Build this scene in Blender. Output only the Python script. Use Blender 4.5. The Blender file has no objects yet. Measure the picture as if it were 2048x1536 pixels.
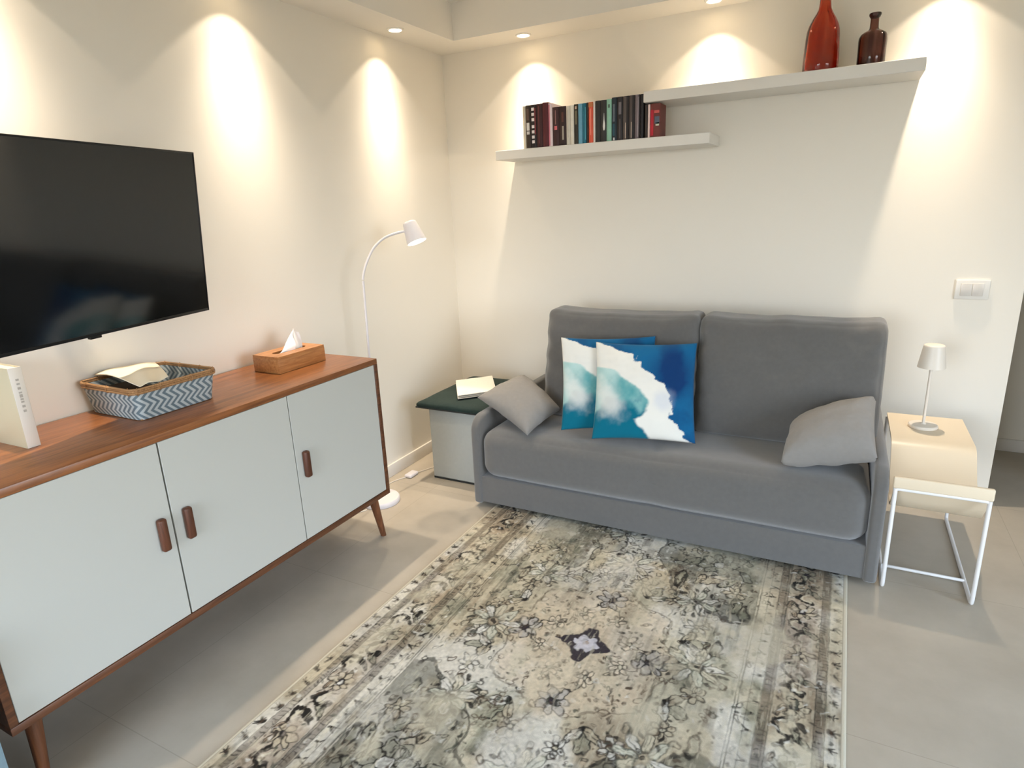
import bpy, bmesh, math, random
import numpy as np
from mathutils import Vector, Matrix, noise as mnoise

random.seed(7)
rng = np.random.default_rng(11)
SC = bpy.context.scene
COL = SC.collection
PI = math.pi

# ------------------------------------------------------------------ materials
def lin(c):
    return tuple(((v / 255) / 12.92 if v / 255 <= 0.04045 else ((v / 255 + 0.055) / 1.055) ** 2.4) for v in c)

def mat(name, rgb, rough=0.6, metal=0.0, spec=0.5, bump=None, var=None, coat=0.0, sheen=0.0,
        emit=None, estr=0.0, transmission=0.0, ior=1.45):
    """rgb in sRGB 0-255; bump=(scale, strength[, stretch]); var=(scale, amount)"""
    m = bpy.data.materials.new(name)
    m.use_nodes = True
    nt = m.node_tree
    b = nt.nodes['Principled BSDF']
    c = lin(rgb) + (1,)
    b.inputs['Base Color'].default_value = c
    b.inputs['Roughness'].default_value = rough
    b.inputs['Metallic'].default_value = metal
    b.inputs['Specular IOR Level'].default_value = spec
    b.inputs['IOR'].default_value = ior
    b.inputs['Coat Weight'].default_value = coat
    b.inputs['Sheen Weight'].default_value = sheen
    b.inputs['Transmission Weight'].default_value = transmission
    if emit:
        b.inputs['Emission Color'].default_value = lin(emit) + (1,)
        b.inputs['Emission Strength'].default_value = estr
    if var or bump:
        tc = nt.nodes.new('ShaderNodeTexCoord')
    if var:
        n = nt.nodes.new('ShaderNodeTexNoise')
        n.inputs['Scale'].default_value = var[0]
        n.inputs['Detail'].default_value = 4
        nt.links.new(tc.outputs['Object'], n.inputs['Vector'])
        mx = nt.nodes.new('ShaderNodeMixRGB')
        mx.inputs['Color1'].default_value = tuple(v * (1 - var[1]) for v in c[:3]) + (1,)
        mx.inputs['Color2'].default_value = tuple(min(1, v * (1 + var[1])) for v in c[:3]) + (1,)
        nt.links.new(n.outputs['Fac'], mx.inputs['Fac'])
        nt.links.new(mx.outputs['Color'], b.inputs['Base Color'])
    if bump:
        n2 = nt.nodes.new('ShaderNodeTexNoise')
        n2.inputs['Scale'].default_value = bump[0]
        n2.inputs['Detail'].default_value = 3
        if len(bump) > 2:
            mp = nt.nodes.new('ShaderNodeMapping')
            mp.inputs['Scale'].default_value = bump[2]
            nt.links.new(tc.outputs['Object'], mp.inputs['Vector'])
            nt.links.new(mp.outputs['Vector'], n2.inputs['Vector'])
        else:
            nt.links.new(tc.outputs['Object'], n2.inputs['Vector'])
        bp = nt.nodes.new('ShaderNodeBump')
        bp.inputs['Strength'].default_value = bump[1]
        bp.inputs['Distance'].default_value = 0.002
        nt.links.new(n2.outputs['Fac'], bp.inputs['Height'])
        nt.links.new(bp.outputs['Normal'], b.inputs['Normal'])
    return m

def wood(name, dark, light, axis='Y', scale=9.0, rough=0.4, coat=0.0):
    m = bpy.data.materials.new(name)
    m.use_nodes = True
    nt = m.node_tree
    b = nt.nodes['Principled BSDF']
    b.inputs['Roughness'].default_value = rough
    b.inputs['Coat Weight'].default_value = coat
    b.inputs['Coat Roughness'].default_value = 0.25
    tc = nt.nodes.new('ShaderNodeTexCoord')
    mp = nt.nodes.new('ShaderNodeMapping')
    s = {'X': (0.5, 7, 7), 'Y': (7, 0.5, 7), 'Z': (7, 7, 0.5)}[axis]
    mp.inputs['Scale'].default_value = s
    n = nt.nodes.new('ShaderNodeTexNoise')
    n.inputs['Scale'].default_value = scale
    n.inputs['Detail'].default_value = 7
    n.inputs['Roughness'].default_value = 0.62
    n.inputs['Distortion'].default_value = 0.7
    cr = nt.nodes.new('ShaderNodeValToRGB')
    cr.color_ramp.elements[0].position = 0.3
    cr.color_ramp.elements[0].color = lin(dark) + (1,)
    cr.color_ramp.elements[1].position = 0.72
    cr.color_ramp.elements[1].color = lin(light) + (1,)
    bp = nt.nodes.new('ShaderNodeBump')
    bp.inputs['Strength'].default_value = 0.12
    bp.inputs['Distance'].default_value = 0.001
    nt.links.new(tc.outputs['Object'], mp.inputs['Vector'])
    nt.links.new(mp.outputs['Vector'], n.inputs['Vector'])
    nt.links.new(n.outputs['Fac'], cr.inputs['Fac'])
    nt.links.new(cr.outputs['Color'], b.inputs['Base Color'])
    nt.links.new(n.outputs['Fac'], bp.inputs['Height'])
    nt.links.new(bp.outputs['Normal'], b.inputs['Normal'])
    return m

def fabric(name, rgb, amount=0.10, weave=900.0, strength=0.35, sheen=0.15):
    """woven upholstery: two crossed fine wave bumps over mottled colour"""
    m = mat(name, rgb, rough=0.95, spec=0.15, var=(55, amount), sheen=sheen)
    nt = m.node_tree
    b = nt.nodes['Principled BSDF']
    b.inputs['Sheen Roughness'].default_value = 0.6
    tc = [n for n in nt.nodes if n.type == 'TEX_COORD'][0]
    n2 = nt.nodes.new('ShaderNodeTexNoise')
    n2.inputs['Scale'].default_value = weave
    n2.inputs['Detail'].default_value = 2
    n3 = nt.nodes.new('ShaderNodeTexNoise')
    n3.inputs['Scale'].default_value = 14
    n3.inputs['Detail'].default_value = 4
    ad = nt.nodes.new('ShaderNodeMath')
    ad.operation = 'MULTIPLY_ADD'
    ad.inputs[1].default_value = 1.5
    bp = nt.nodes.new('ShaderNodeBump')
    bp.inputs['Strength'].default_value = strength
    bp.inputs['Distance'].default_value = 0.002
    for k in (n2, n3):
        nt.links.new(tc.outputs['Object'], k.inputs['Vector'])
    nt.links.new(n3.outputs['Fac'], ad.inputs[0])
    nt.links.new(n2.outputs['Fac'], ad.inputs[2])
    nt.links.new(ad.outputs[0], bp.inputs['Height'])
    nt.links.new(bp.outputs['Normal'], b.inputs['Normal'])
    return m

def attr_mat(name, rough=0.95, weave=700.0, strength=0.3, sheen=0.1):
    m = bpy.data.materials.new(name)
    m.use_nodes = True
    nt = m.node_tree
    b = nt.nodes['Principled BSDF']
    b.inputs['Roughness'].default_value = rough
    b.inputs['Specular IOR Level'].default_value = 0.1
    b.inputs['Sheen Weight'].default_value = sheen
    a = nt.nodes.new('ShaderNodeAttribute')
    a.attribute_name = 'dye'
    tc = nt.nodes.new('ShaderNodeTexCoord')
    n = nt.nodes.new('ShaderNodeTexNoise')
    n.inputs['Scale'].default_value = weave
    bp = nt.nodes.new('ShaderNodeBump')
    bp.inputs['Strength'].default_value = strength
    bp.inputs['Distance'].default_value = 0.002
    nt.links.new(a.outputs['Color'], b.inputs['Base Color'])
    nt.links.new(tc.outputs['Object'], n.inputs['Vector'])
    nt.links.new(n.outputs['Fac'], bp.inputs['Height'])
    nt.links.new(bp.outputs['Normal'], b.inputs['Normal'])
    return m

M = {}
M['wall'] = mat('wall_plaster', (235, 229, 217), 0.9, spec=0.2, bump=(160, 0.08))
M['ceiling'] = mat('ceiling_plaster', (235, 230, 220), 0.9, spec=0.2, bump=(160, 0.06))
M['base'] = mat('baseboard_paint', (225, 220, 212), 0.5)
M['shelf'] = mat('shelf_lacquer', (228, 224, 216), 0.45, spec=0.4)
M['walnut'] = wood('oiled_wood', (66, 36, 20), (116, 70, 40), 'Y', 10, 0.45, 0.08)
M['handle'] = wood('oiled_wood_handle', (62, 32, 18), (104, 58, 34), 'Z', 10, 0.45, 0.08)
M['top'] = wood('oiled_wood_top', (98, 55, 26), (156, 97, 50), 'Y', 8, 0.36, 0.2)
M['legwood'] = wood('turned_leg_wood', (76, 43, 25), (128, 78, 46), 'Z', 10, 0.42, 0.1)
M['bamboo'] = wood('bamboo_board', (150, 96, 52), (196, 140, 84), 'Y', 14, 0.42, 0.1)
M['bamboo_dark'] = mat('box_slot_dark', (70, 42, 22), 0.7)
M['door'] = mat('white_laminate', (189, 189, 182), 0.42, spec=0.4)
M['gap'] = mat('dark_gap', (30, 24, 20), 0.9)
M['sofa'] = fabric('grey_woven_upholstery', (93, 91, 88), 0.12, sheen=0.45)
M['sofa_dark'] = fabric('grey_woven_upholstery_trim', (90, 94, 98), 0.10)
M['foot'] = mat('black_plastic', (24, 24, 25), 0.5)
M['greycush'] = fabric('grey_cushion_cotton', (138, 134, 129), 0.07)
M['velvet'] = fabric('dark_green_velvet', (38, 52, 48), 0.35, 500, 0.3, 0.06)
M['pouf'] = fabric('pale_grey_linen', (176, 178, 172), 0.05, 900, 0.2, 0.0)
M['pouf_edge'] = mat('dark_piping', (42, 44, 42), 0.9)
M['towel'] = fabric('white_cotton_towel', (236, 228, 214), 0.03, 500, 0.5)
M['white_metal'] = mat('white_powder_coat', (226, 224, 222), 0.38, spec=0.45)
M['lamp_white'] = mat('white_lamp_paint', (226, 222, 224), 0.35)
M['table'] = mat('cream_lacquer', (222, 206, 180), 0.32, spec=0.4)
M['table_rim'] = mat('white_lacquer', (226, 226, 226), 0.35)
M['lamp_cream'] = mat('cream_lamp_paint', (226, 217, 204), 0.4)
M['bulb'] = mat('lit_lamp_glass', (255, 246, 232), 0.4, emit=(255, 238, 214), estr=14)
M['lens'] = mat('lit_downlight_lens', (255, 244, 226), 0.4, emit=(255, 226, 180), estr=22)
M['trim_ring'] = mat('downlight_ring', (238, 234, 226), 0.4)
M['tv_black'] = mat('black_gloss_plastic', (10, 10, 11), 0.28)
M['tv_screen'] = mat('screen_glass', (7, 8, 8), 0.09, spec=0.5, ior=1.62)
M['bracket'] = mat('black_steel', (22, 22, 24), 0.45, metal=0.6)
M['switch'] = mat('white_switch_plastic', (226, 222, 214), 0.3)
M['switch_in'] = mat('white_rocker_plastic', (212, 206, 198), 0.3)
M['tissue'] = mat('white_tissue', (248, 244, 240), 0.9, spec=0.1, bump=(60, 0.2))
M['paper'] = mat('page_edges', (226, 216, 196), 0.85, bump=(900, 0.3, (1, 0.02, 1)))
M['album'] = mat('pale_card_cover', (186, 178, 152), 0.35)
M['album_spine'] = mat('white_card_spine', (222, 214, 202), 0.45)
M['ink'] = mat('faded_print', (176, 168, 156), 0.7)
M['rimcane'] = wood('cane_rim', (118, 82, 48), (182, 140, 94), 'X', 30, 0.55)
M['cloth'] = mat('cream_napkin', (236, 224, 200), 0.9, spec=0.1, bump=(40, 0.3))
M['dark_inside'] = mat('basket_dark_fill', (52, 34, 22), 0.6)
M['cord'] = mat('clear_white_cord', (214, 206, 194), 0.45)
M['blue'] = fabric('pale_blue_upholstery', (122, 144, 154), 0.08)
M['winframe'] = mat('white_window_frame', (226, 226, 224), 0.4)

def glass_mat(name, rgb, rough=0.02, density=500.0):
    m = bpy.data.materials.new(name)
    m.use_nodes = True
    nt = m.node_tree
    b = nt.nodes['Principled BSDF']
    b.inputs['Base Color'].default_value = (1, 1, 1, 1)
    b.inputs['Roughness'].default_value = rough
    b.inputs['Transmission Weight'].default_value = 1.0
    b.inputs['IOR'].default_value = 1.48
    v = nt.nodes.new('ShaderNodeVolumeAbsorption')
    v.inputs['Color'].default_value = rgb + (1,)
    v.inputs['Density'].default_value = density
    nt.links.new(v.outputs[0], nt.nodes['Material Output'].inputs['Volume'])
    return m
M['amber'] = glass_mat('amber_glass', (0.88, 0.40, 0.10))
M['brownglass'] = glass_mat('brown_glass', (0.50, 0.22, 0.12))

def window_glass():
    m = bpy.data.materials.new('clear_window_glass')
    m.use_nodes = True
    nt = m.node_tree
    nt.nodes.remove(nt.nodes['Principled BSDF'])
    t = nt.nodes.new('ShaderNodeBsdfTransparent')
    g = nt.nodes.new('ShaderNodeBsdfGlossy')
    g.inputs['Roughness'].default_value = 0.02
    mx = nt.nodes.new('ShaderNodeMixShader')
    mx.inputs['Fac'].default_value = 0.06
    nt.links.new(t.outputs[0], mx.inputs[1])
    nt.links.new(g.outputs[0], mx.inputs[2])
    nt.links.new(mx.outputs[0], nt.nodes['Material Output'].inputs['Surface'])
    return m
M['winglass'] = window_glass()

def floor_mat():
    m = bpy.data.materials.new('grey_porcelain_tiles')
    m.use_nodes = True
    nt = m.node_tree
    b = nt.nodes['Principled BSDF']
    b.inputs['Specular IOR Level'].default_value = 0.4
    tc = nt.nodes.new('ShaderNodeTexCoord')
    mp = nt.nodes.new('ShaderNodeMapping')
    mp.inputs['Location'].default_value = (-0.335, 0.0, 0)
    br = nt.nodes.new('ShaderNodeTexBrick')
    br.offset = 0.0
    br.inputs['Scale'].default_value = 1.0
    br.inputs['Brick Width'].default_value = 0.9
    br.inputs['Row Height'].default_value = 0.9
    br.inputs['Mortar Size'].default_value = 0.0016
    br.inputs['Mortar Smooth'].default_value = 0.2
    br.inputs['Color1'].default_value = (1, 1, 1, 1)
    br.inputs['Color2'].default_value = (0.95, 0.95, 0.95, 1)
    br.inputs['Mortar'].default_value = (0.80, 0.79, 0.78, 1)
    n = nt.nodes.new('ShaderNodeTexNoise')
    n.inputs['Scale'].default_value = 3.2
    n.inputs['Detail'].default_value = 8
    n.inputs['Roughness'].default_value = 0.62
    cr = nt.nodes.new('ShaderNodeValToRGB')
    cr.color_ramp.elements[0].position = 0.3
    cr.color_ramp.elements[0].color = lin((172, 162, 146)) + (1,)
    cr.color_ramp.elements[1].position = 0.75
    cr.color_ramp.elements[1].color = lin((190, 180, 164)) + (1,)
    mx = nt.nodes.new('ShaderNodeMixRGB')
    mx.blend_type = 'MULTIPLY'
    mx.inputs['Fac'].default_value = 1
    n2 = nt.nodes.new('ShaderNodeTexNoise')
    n2.inputs['Scale'].default_value = 9
    n2.inputs['Detail'].default_value = 5
    mr = nt.nodes.new('ShaderNodeMapRange')
    mr.inputs['To Min'].default_value = 0.36
    mr.inputs['To Max'].default_value = 0.52
    nt.links.new(tc.outputs['Object'], mp.inputs['Vector'])
    nt.links.new(mp.outputs['Vector'], br.inputs['Vector'])
    for k in (n, n2):
        nt.links.new(tc.outputs['Object'], k.inputs['Vector'])
    nt.links.new(n.outputs['Fac'], cr.inputs['Fac'])
    nt.links.new(cr.outputs['Color'], mx.inputs['Color1'])
    nt.links.new(br.outputs['Color'], mx.inputs['Color2'])
    nt.links.new(mx.outputs['Color'], b.inputs['Base Color'])
    nt.links.new(n2.outputs['Fac'], mr.inputs['Value'])
    nt.links.new(mr.outputs['Result'], b.inputs['Roughness'])
    return m
M['floor'] = floor_mat()

# ------------------------------------------------------------------ mesh helpers
def merge(bm, tmp):
    me = bpy.data.meshes.new('tmp')
    tmp.to_mesh(me)
    tmp.free()
    bm.from_mesh(me)
    bpy.data.meshes.remove(me)

def box(bm, a, b, bev=0.0, seg=2):
    t = bmesh.new()
    bmesh.ops.create_cube(t, size=1)
    for v in t.verts:
        v.co = Vector([(a[i] + b[i]) / 2 + v.co[i] * (b[i] - a[i]) for i in range(3)])
    if bev > 0:
        bmesh.ops.bevel(t, geom=list(t.edges), offset=bev, segments=seg, profile=0.5, affect='EDGES')
    merge(bm, t)

def frame_of(d):
    d = Vector(d).normalized()
    up = Vector((0, 0, 1)) if abs(d.z) < 0.95 else Vector((1, 0, 0))
    x = d.cross(up).normalized()
    return x, x.cross(d).normalized()

def tube(bm, pts, r, n=10, caps=True):
    pts = [Vector(p) for p in pts]
    rs = r if isinstance(r, (list, tuple)) else [r] * len(pts)
    rings = []
    x = None
    for i, p in enumerate(pts):
        d = (pts[min(i + 1, len(pts) - 1)] - pts[max(i - 1, 0)]).normalized()
        if x is None:
            x, y = frame_of(d)
        else:
            x = (x - d * x.dot(d)).normalized()
            y = x.cross(d).normalized()
        rings.append([bm.verts.new(p + (x * math.cos(2 * PI * k / n) + y * math.sin(2 * PI * k / n)) * rs[i])
                      for k in range(n)])
    for a, b in zip(rings, rings[1:]):
        for k in range(n):
            bm.faces.new((a[k], a[(k + 1) % n], b[(k + 1) % n], b[k]))
    if caps:
        bm.faces.new(rings[0])
        bm.faces.new(rings[-1][::-1])

def lathe(bm, prof, c, axis=(0, 0, 1), n=40, flat=None, ripple=None):
    """prof: list of (r, h); flat=(sx,sy) squashes the section"""
    c = Vector(c)
    ax = Vector(axis).normalized()
    if abs(ax.z) > 0.999:
        x, y = Vector((1, 0, 0)), Vector((0, 1, 0))
    else:
        x, y = frame_of(ax)
    sx, sy = flat or (1, 1)
    rings = []
    for r, h in prof:
        if r < 1e-6:
            rings.append([bm.verts.new(c + ax * h)])
        else:
            rings.append([bm.verts.new(c + ax * h + (x * math.cos(2 * PI * k / n) * sx + y * math.sin(2 * PI * k / n) * sy) * (r + (ripple(2 * PI * k / n, h, r) if ripple else 0)))
                          for k in range(n)])
    for a, b in zip(rings, rings[1:]):
        for k in range(n):
            k2 = (k + 1) % n
            if len(a) == 1 and len(b) == 1:
                continue
            if len(a) == 1:
                bm.faces.new((a[0], b[k2], b[k]))
            elif len(b) == 1:
                bm.faces.new((a[k], a[k2], b[0]))
            else:
                bm.faces.new((a[k], a[k2], b[k2], b[k]))

def softbox(bm, a, b, r, res=24, bulge=(0, 0, 0), wrinkle=0.0, fn=None, seed=0.0):
    """rounded, padded block; bulge = extra swelling along each axis at face centres"""
    t = bmesh.new()
    bmesh.ops.create_cube(t, size=2)
    bmesh.ops.subdivide_edges(t, edges=list(t.edges), cuts=res, use_grid_fill=True)
    c = Vector([(a[i] + b[i]) / 2 for i in range(3)])
    h = Vector([(b[i] - a[i]) / 2 for i in range(3)])
    for v in t.verts:
        p = v.co.copy()
        q = Vector([p[i] * h[i] for i in range(3)])
        inner = Vector([max(-(h[i] - r), min(h[i] - r, q[i])) for i in range(3)])
        d = q - inner
        if d.length > 1e-9:
            q = inner + d.normalized() * r
        for i in range(3):
            j, k = (i + 1) % 3, (i + 2) % 3
            w = (1 - p[j] ** 2) * (1 - p[k] ** 2)
            q[i] += bulge[i] * p[i] * max(0, w) ** 0.7
        w = c + q
        if wrinkle:
            w += Vector((0, -1, 0.5)) * wrinkle * mnoise.fractal(Vector((w.x * 5 + seed, w.y * 5, w.z * 7)), 0.8, 2.0, 3)
        if fn:
            w = fn(w, p)
        v.co = w
    merge(bm, t)

def finish(bm, smooth=True, angle=40):
    bmesh.ops.remove_doubles(bm, verts=list(bm.verts), dist=1e-6)
    bmesh.ops.recalc_face_normals(bm, faces=list(bm.faces))

WL = {}
def link(o, parent, loc):
    COL.objects.link(o)
    if parent is not None:
        o.parent = parent
        base = WL[parent.name]
        o.location = Vector(loc) - base
    else:
        o.location = loc
    WL[o.name] = Vector(loc)
    return o

def part(name, bm, m, parent=None, label=None, loc=None, angle=40, fix=True):
    """one mesh object; vertices are given in world space"""
    if fix:
        finish(bm)
    if loc is None:
        loc = WL[parent.name] if parent is not None else Vector((0, 0, 0))
    loc = Vector(loc)
    bmesh.ops.translate(bm, verts=list(bm.verts), vec=-loc)
    me = bpy.data.meshes.new(name)
    bm.to_mesh(me)
    bm.free()
    me.materials.append(m)
    for p in me.polygons:
        p.use_smooth = True
    try:
        me.set_sharp_from_angle(angle=math.radians(angle))
    except Exception:
        pass
    o = bpy.data.objects.new(name, me)
    link(o, parent, loc)
    if label:
        o['label'] = label
    return o

def tag(o, label, cat, group=None):
    o['label'] = label
    o['category'] = cat
    if group:
        o['group'] = group
    return o

def thing(name, label, cat, loc, group=None):
    o = bpy.data.objects.new(name, None)
    o.empty_display_size = 0.05
    link(o, None, Vector(loc))
    return tag(o, label, cat, group)

def struct(name, bm, m, angle=30):
    o = part(name, bm, m, angle=angle)
    o['kind'] = 'structure'
    return o

def B(a, b, bev=0.0, seg=2):
    bm = bmesh.new()
    box(bm, a, b, bev, seg)
    return bm

# ------------------------------------------------------------------ setting
XR, YF, HC, HS = 4.7, -5.4, 2.584, 2.40
XE = 2.987                       # free end of the back wall
YH = 0.865                       # hall wall behind
struct('floor', B((-0.2, YF - 0.2, -0.08), (XR + 0.2, 1.1, 0.0)), M['floor'])
struct('ceiling', B((-0.2, YF - 0.2, HC), (XR + 0.2, 1.1, HC + 0.1)), M['ceiling'])
struct('wall_left', B((-0.15, YF, 0), (0, 0.1, HC)), M['wall'])
struct('wall_back', B((0, 0, 0), (XE, 0.1, HC)), M['wall'])
struct('wall_hall', B((1.6, YH, 0), (XR + 0.15, YH + 0.1, HC)), M['wall'])
struct('wall_hall_end', B((1.5, 0.1, 0), (1.6, YH + 0.1, HC)), M['wall'])
# front wall, behind the camera, with an unseen window added to brighten the back wall
WX0, WX1 = 0.35, 2.05
FZ0, FZ1 = 0.10, 2.2
bm = bmesh.new()
box(bm, (-0.15, YF - 0.15, 0), (WX0, YF, HC))
box(bm, (WX1, YF - 0.15, 0), (XR + 0.15, YF, HC))
box(bm, (WX0, YF - 0.15, 0), (WX1, YF, FZ0))
box(bm, (WX0, YF - 0.15, FZ1), (WX1, YF, HC))
struct('wall_front', bm, M['wall'])
bm = bmesh.new()
for x0, x1 in ((WX0, WX0 + 0.06), (WX1 - 0.06, WX1)):
    box(bm, (x0, YF - 0.11, FZ0), (x1, YF - 0.05, FZ1), 0.004)
box(bm, (WX0, YF - 0.11, FZ0), (WX1, YF - 0.05, FZ0 + 0.06), 0.004)
box(bm, (WX0, YF - 0.11, FZ1 - 0.06), (WX1, YF - 0.05, FZ1), 0.004)
wf = struct('window_fill', bm, M['winframe'])
part('pane', B((WX0 + 0.05, YF - 0.083, FZ0 + 0.05), (WX1 - 0.05, YF - 0.077, FZ1 - 0.05)), M['winglass'], wf)
struct('wall_light_block', B((3.46, 0, 0), (XR, 0.1, HC)), M['wall'])  # unseen wall, added to keep window light out of the hall
# right wall with a wide window, outside the photo
WY0, WY1, WZ0, WZ1 = -3.7, -1.9, 0.10, 2.2
bm = bmesh.new()
box(bm, (XR, YF, 0), (XR + 0.15, WY0, HC))
box(bm, (XR, WY1, 0), (XR + 0.15, YH + 0.1, HC))
box(bm, (XR, WY0, 0), (XR + 0.15, WY1, WZ0))
box(bm, (XR, WY0, WZ1), (XR + 0.15, WY1, HC))
struct('wall_right', bm, M['wall'])
bm = bmesh.new()
for y0, y1 in ((WY0, WY0 + 0.06), ((WY0 + WY1) / 2 - 0.04, (WY0 + WY1) / 2 + 0.04), (WY1 - 0.06, WY1)):
    box(bm, (XR + 0.05, y0, WZ0), (XR + 0.11, y1, WZ1), 0.004)
box(bm, (XR + 0.05, WY0, WZ0), (XR + 0.11, WY1, WZ0 + 0.06), 0.004)
box(bm, (XR + 0.05, WY0, WZ1 - 0.06), (XR + 0.11, WY1, WZ1), 0.004)
wf = struct('window_1', bm, M['winframe'])
part('pane', B((XR + 0.077, WY0 + 0.05, WZ0 + 0.05), (XR + 0.083, WY1 - 0.05, WZ1 - 0.05)), M['winglass'], wf)
# dropped soffits that carry the downlights
DS1, DS2 = 0.240, 0.248
struct('trim_1', B((0, YF, HS), (DS1, 0, HC)), M['ceiling'])
struct('trim_2', B((DS1, -DS2, HS), (XE, 0, HC)), M['ceiling'])
struct('baseboard_left', B((0, YF, 0), (0.013, 0, 0.075), 0.003), M['base'])
struct('baseboard_back', B((0.013, -0.013, 0), (XE, 0, 0.075), 0.003), M['base'])
struct('baseboard_hall', B((1.6, YH - 0.013, 0), (XR, YH, 0.075), 0.003), M['base'])

# ------------------------------------------------------------------ downlights
SPOT_W = 138.0
def make_downlight():
    t = thing('ceiling_downlight', 'x', 'ceiling light', (0, 0, HS))
    bm = bmesh.new()
    lathe(bm, [(0.033, -0.002), (0.033, -0.006), (0.040, -0.007), (0.043, -0.004), (0.043, 0.0), (0.033, 0.0), (0.033, -0.002)], (0, 0, HS))
    part('trim_ring', bm, M['trim_ring'], t)
    bm = bmesh.new()
    lathe(bm, [(0, -0.0035), (0.025, -0.0035), (0.0335, -0.002), (0.0335, -0.001), (0, -0.001)], (0, 0, HS))
    part('lens', bm, M['lens'], t)
    return t

def spot_data(name, power, angle, blend, color, radius=0.02):
    l = bpy.data.lights.new(name, 'SPOT')
    l.energy = power
    l.color = color
    l.spot_size = math.radians(angle)
    l.spot_blend = blend
    l.shadow_soft_size = radius
    return l
SPOT = spot_data('downlight_beam', SPOT_W, 100, 0.12, (1.0, 0.84, 0.66))
# real downlights throw most of their light straight down: intensity falls with the angle
SPOT.use_nodes = True
lt = SPOT.node_tree
em = lt.nodes['Emission']
ge = lt.nodes.new('ShaderNodeNewGeometry')
dp = lt.nodes.new('ShaderNodeVectorMath')
dp.operation = 'DOT_PRODUCT'
dp.inputs[1].default_value = (0, 0, -1)
ab = lt.nodes.new('ShaderNodeMath')
ab.operation = 'ABSOLUTE'
pw = lt.nodes.new('ShaderNodeMath')
pw.operation = 'POWER'
pw.inputs[1].default_value = 14.0
mad = lt.nodes.new('ShaderNodeMath')      # narrow beam plus a little spill
mad.operation = 'MULTIPLY_ADD'
mad.inputs[1].default_value = 0.95
mad.inputs[2].default_value = 0.04
lt.links.new(ge.outputs['Incoming'], dp.inputs[0])
lt.links.new(dp.outputs['Value'], ab.inputs[0])
lt.links.new(ab.outputs[0], pw.inputs[0])
lt.links.new(pw.outputs[0], mad.inputs[0])
lt.links.new(mad.outputs[0], em.inputs['Strength'])

dl0 = make_downlight()
dl_labels = [
    (0.127, -0.62, 'lit round recessed downlight in the left soffit closest to the room corner'),
    (0.127, -1.56, 'lit round recessed downlight in the left soffit above the wooden tissue box'),
    (0.127, -2.50, 'lit round recessed downlight in the left soffit above the television'),
    (0.127, -3.44, 'lit round recessed downlight in the left soffit past the far end of the white sideboard'),
    (0.612, -0.127, 'lit round recessed downlight in the back soffit above the row of books'),
    (1.612, -0.127, 'lit round recessed downlight in the back soffit above the middle of the long shelf'),
    (2.555, -0.127, 'lit round recessed downlight in the back soffit past the right end of the long shelf'),
]
for i, (x, y, lb) in enumerate(dl_labels):
    if i == 0:
        r = dl0
    else:
        r = dl0.copy()
        COL.objects.link(r)
        for ch in dl0.children:
            c = ch.copy()
            COL.objects.link(c)
            c.parent = r
    r.location = (x, y, HS)
    tag(r, lb, 'ceiling light', 'recessed downlights in the dropped soffit')
    lo = bpy.data.objects.new('downlight_beam', SPOT)
    COL.objects.link(lo)
    lo.location = (x, y, HS - 0.008)

# ------------------------------------------------------------------ wall shelves
t = tag(part('wall_shelf', B((0.479, -0.259, 1.7594), (1.644, 0, 1.8084), 0.002, 1), M['shelf'], loc=(1.06, -0.13, 1.76)),
        'short white floating wall shelf holding a row of books', 'shelf', 'floating wall shelves')
t = tag(part('wall_shelf', B((1.320, -0.259, 1.9705), (2.488, 0, 2.0217), 0.002, 1), M['shelf'], loc=(1.9, -0.13, 1.97)),
        'upper white floating wall shelf carrying two brown glass bottles', 'shelf', 'floating wall shelves')

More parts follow.
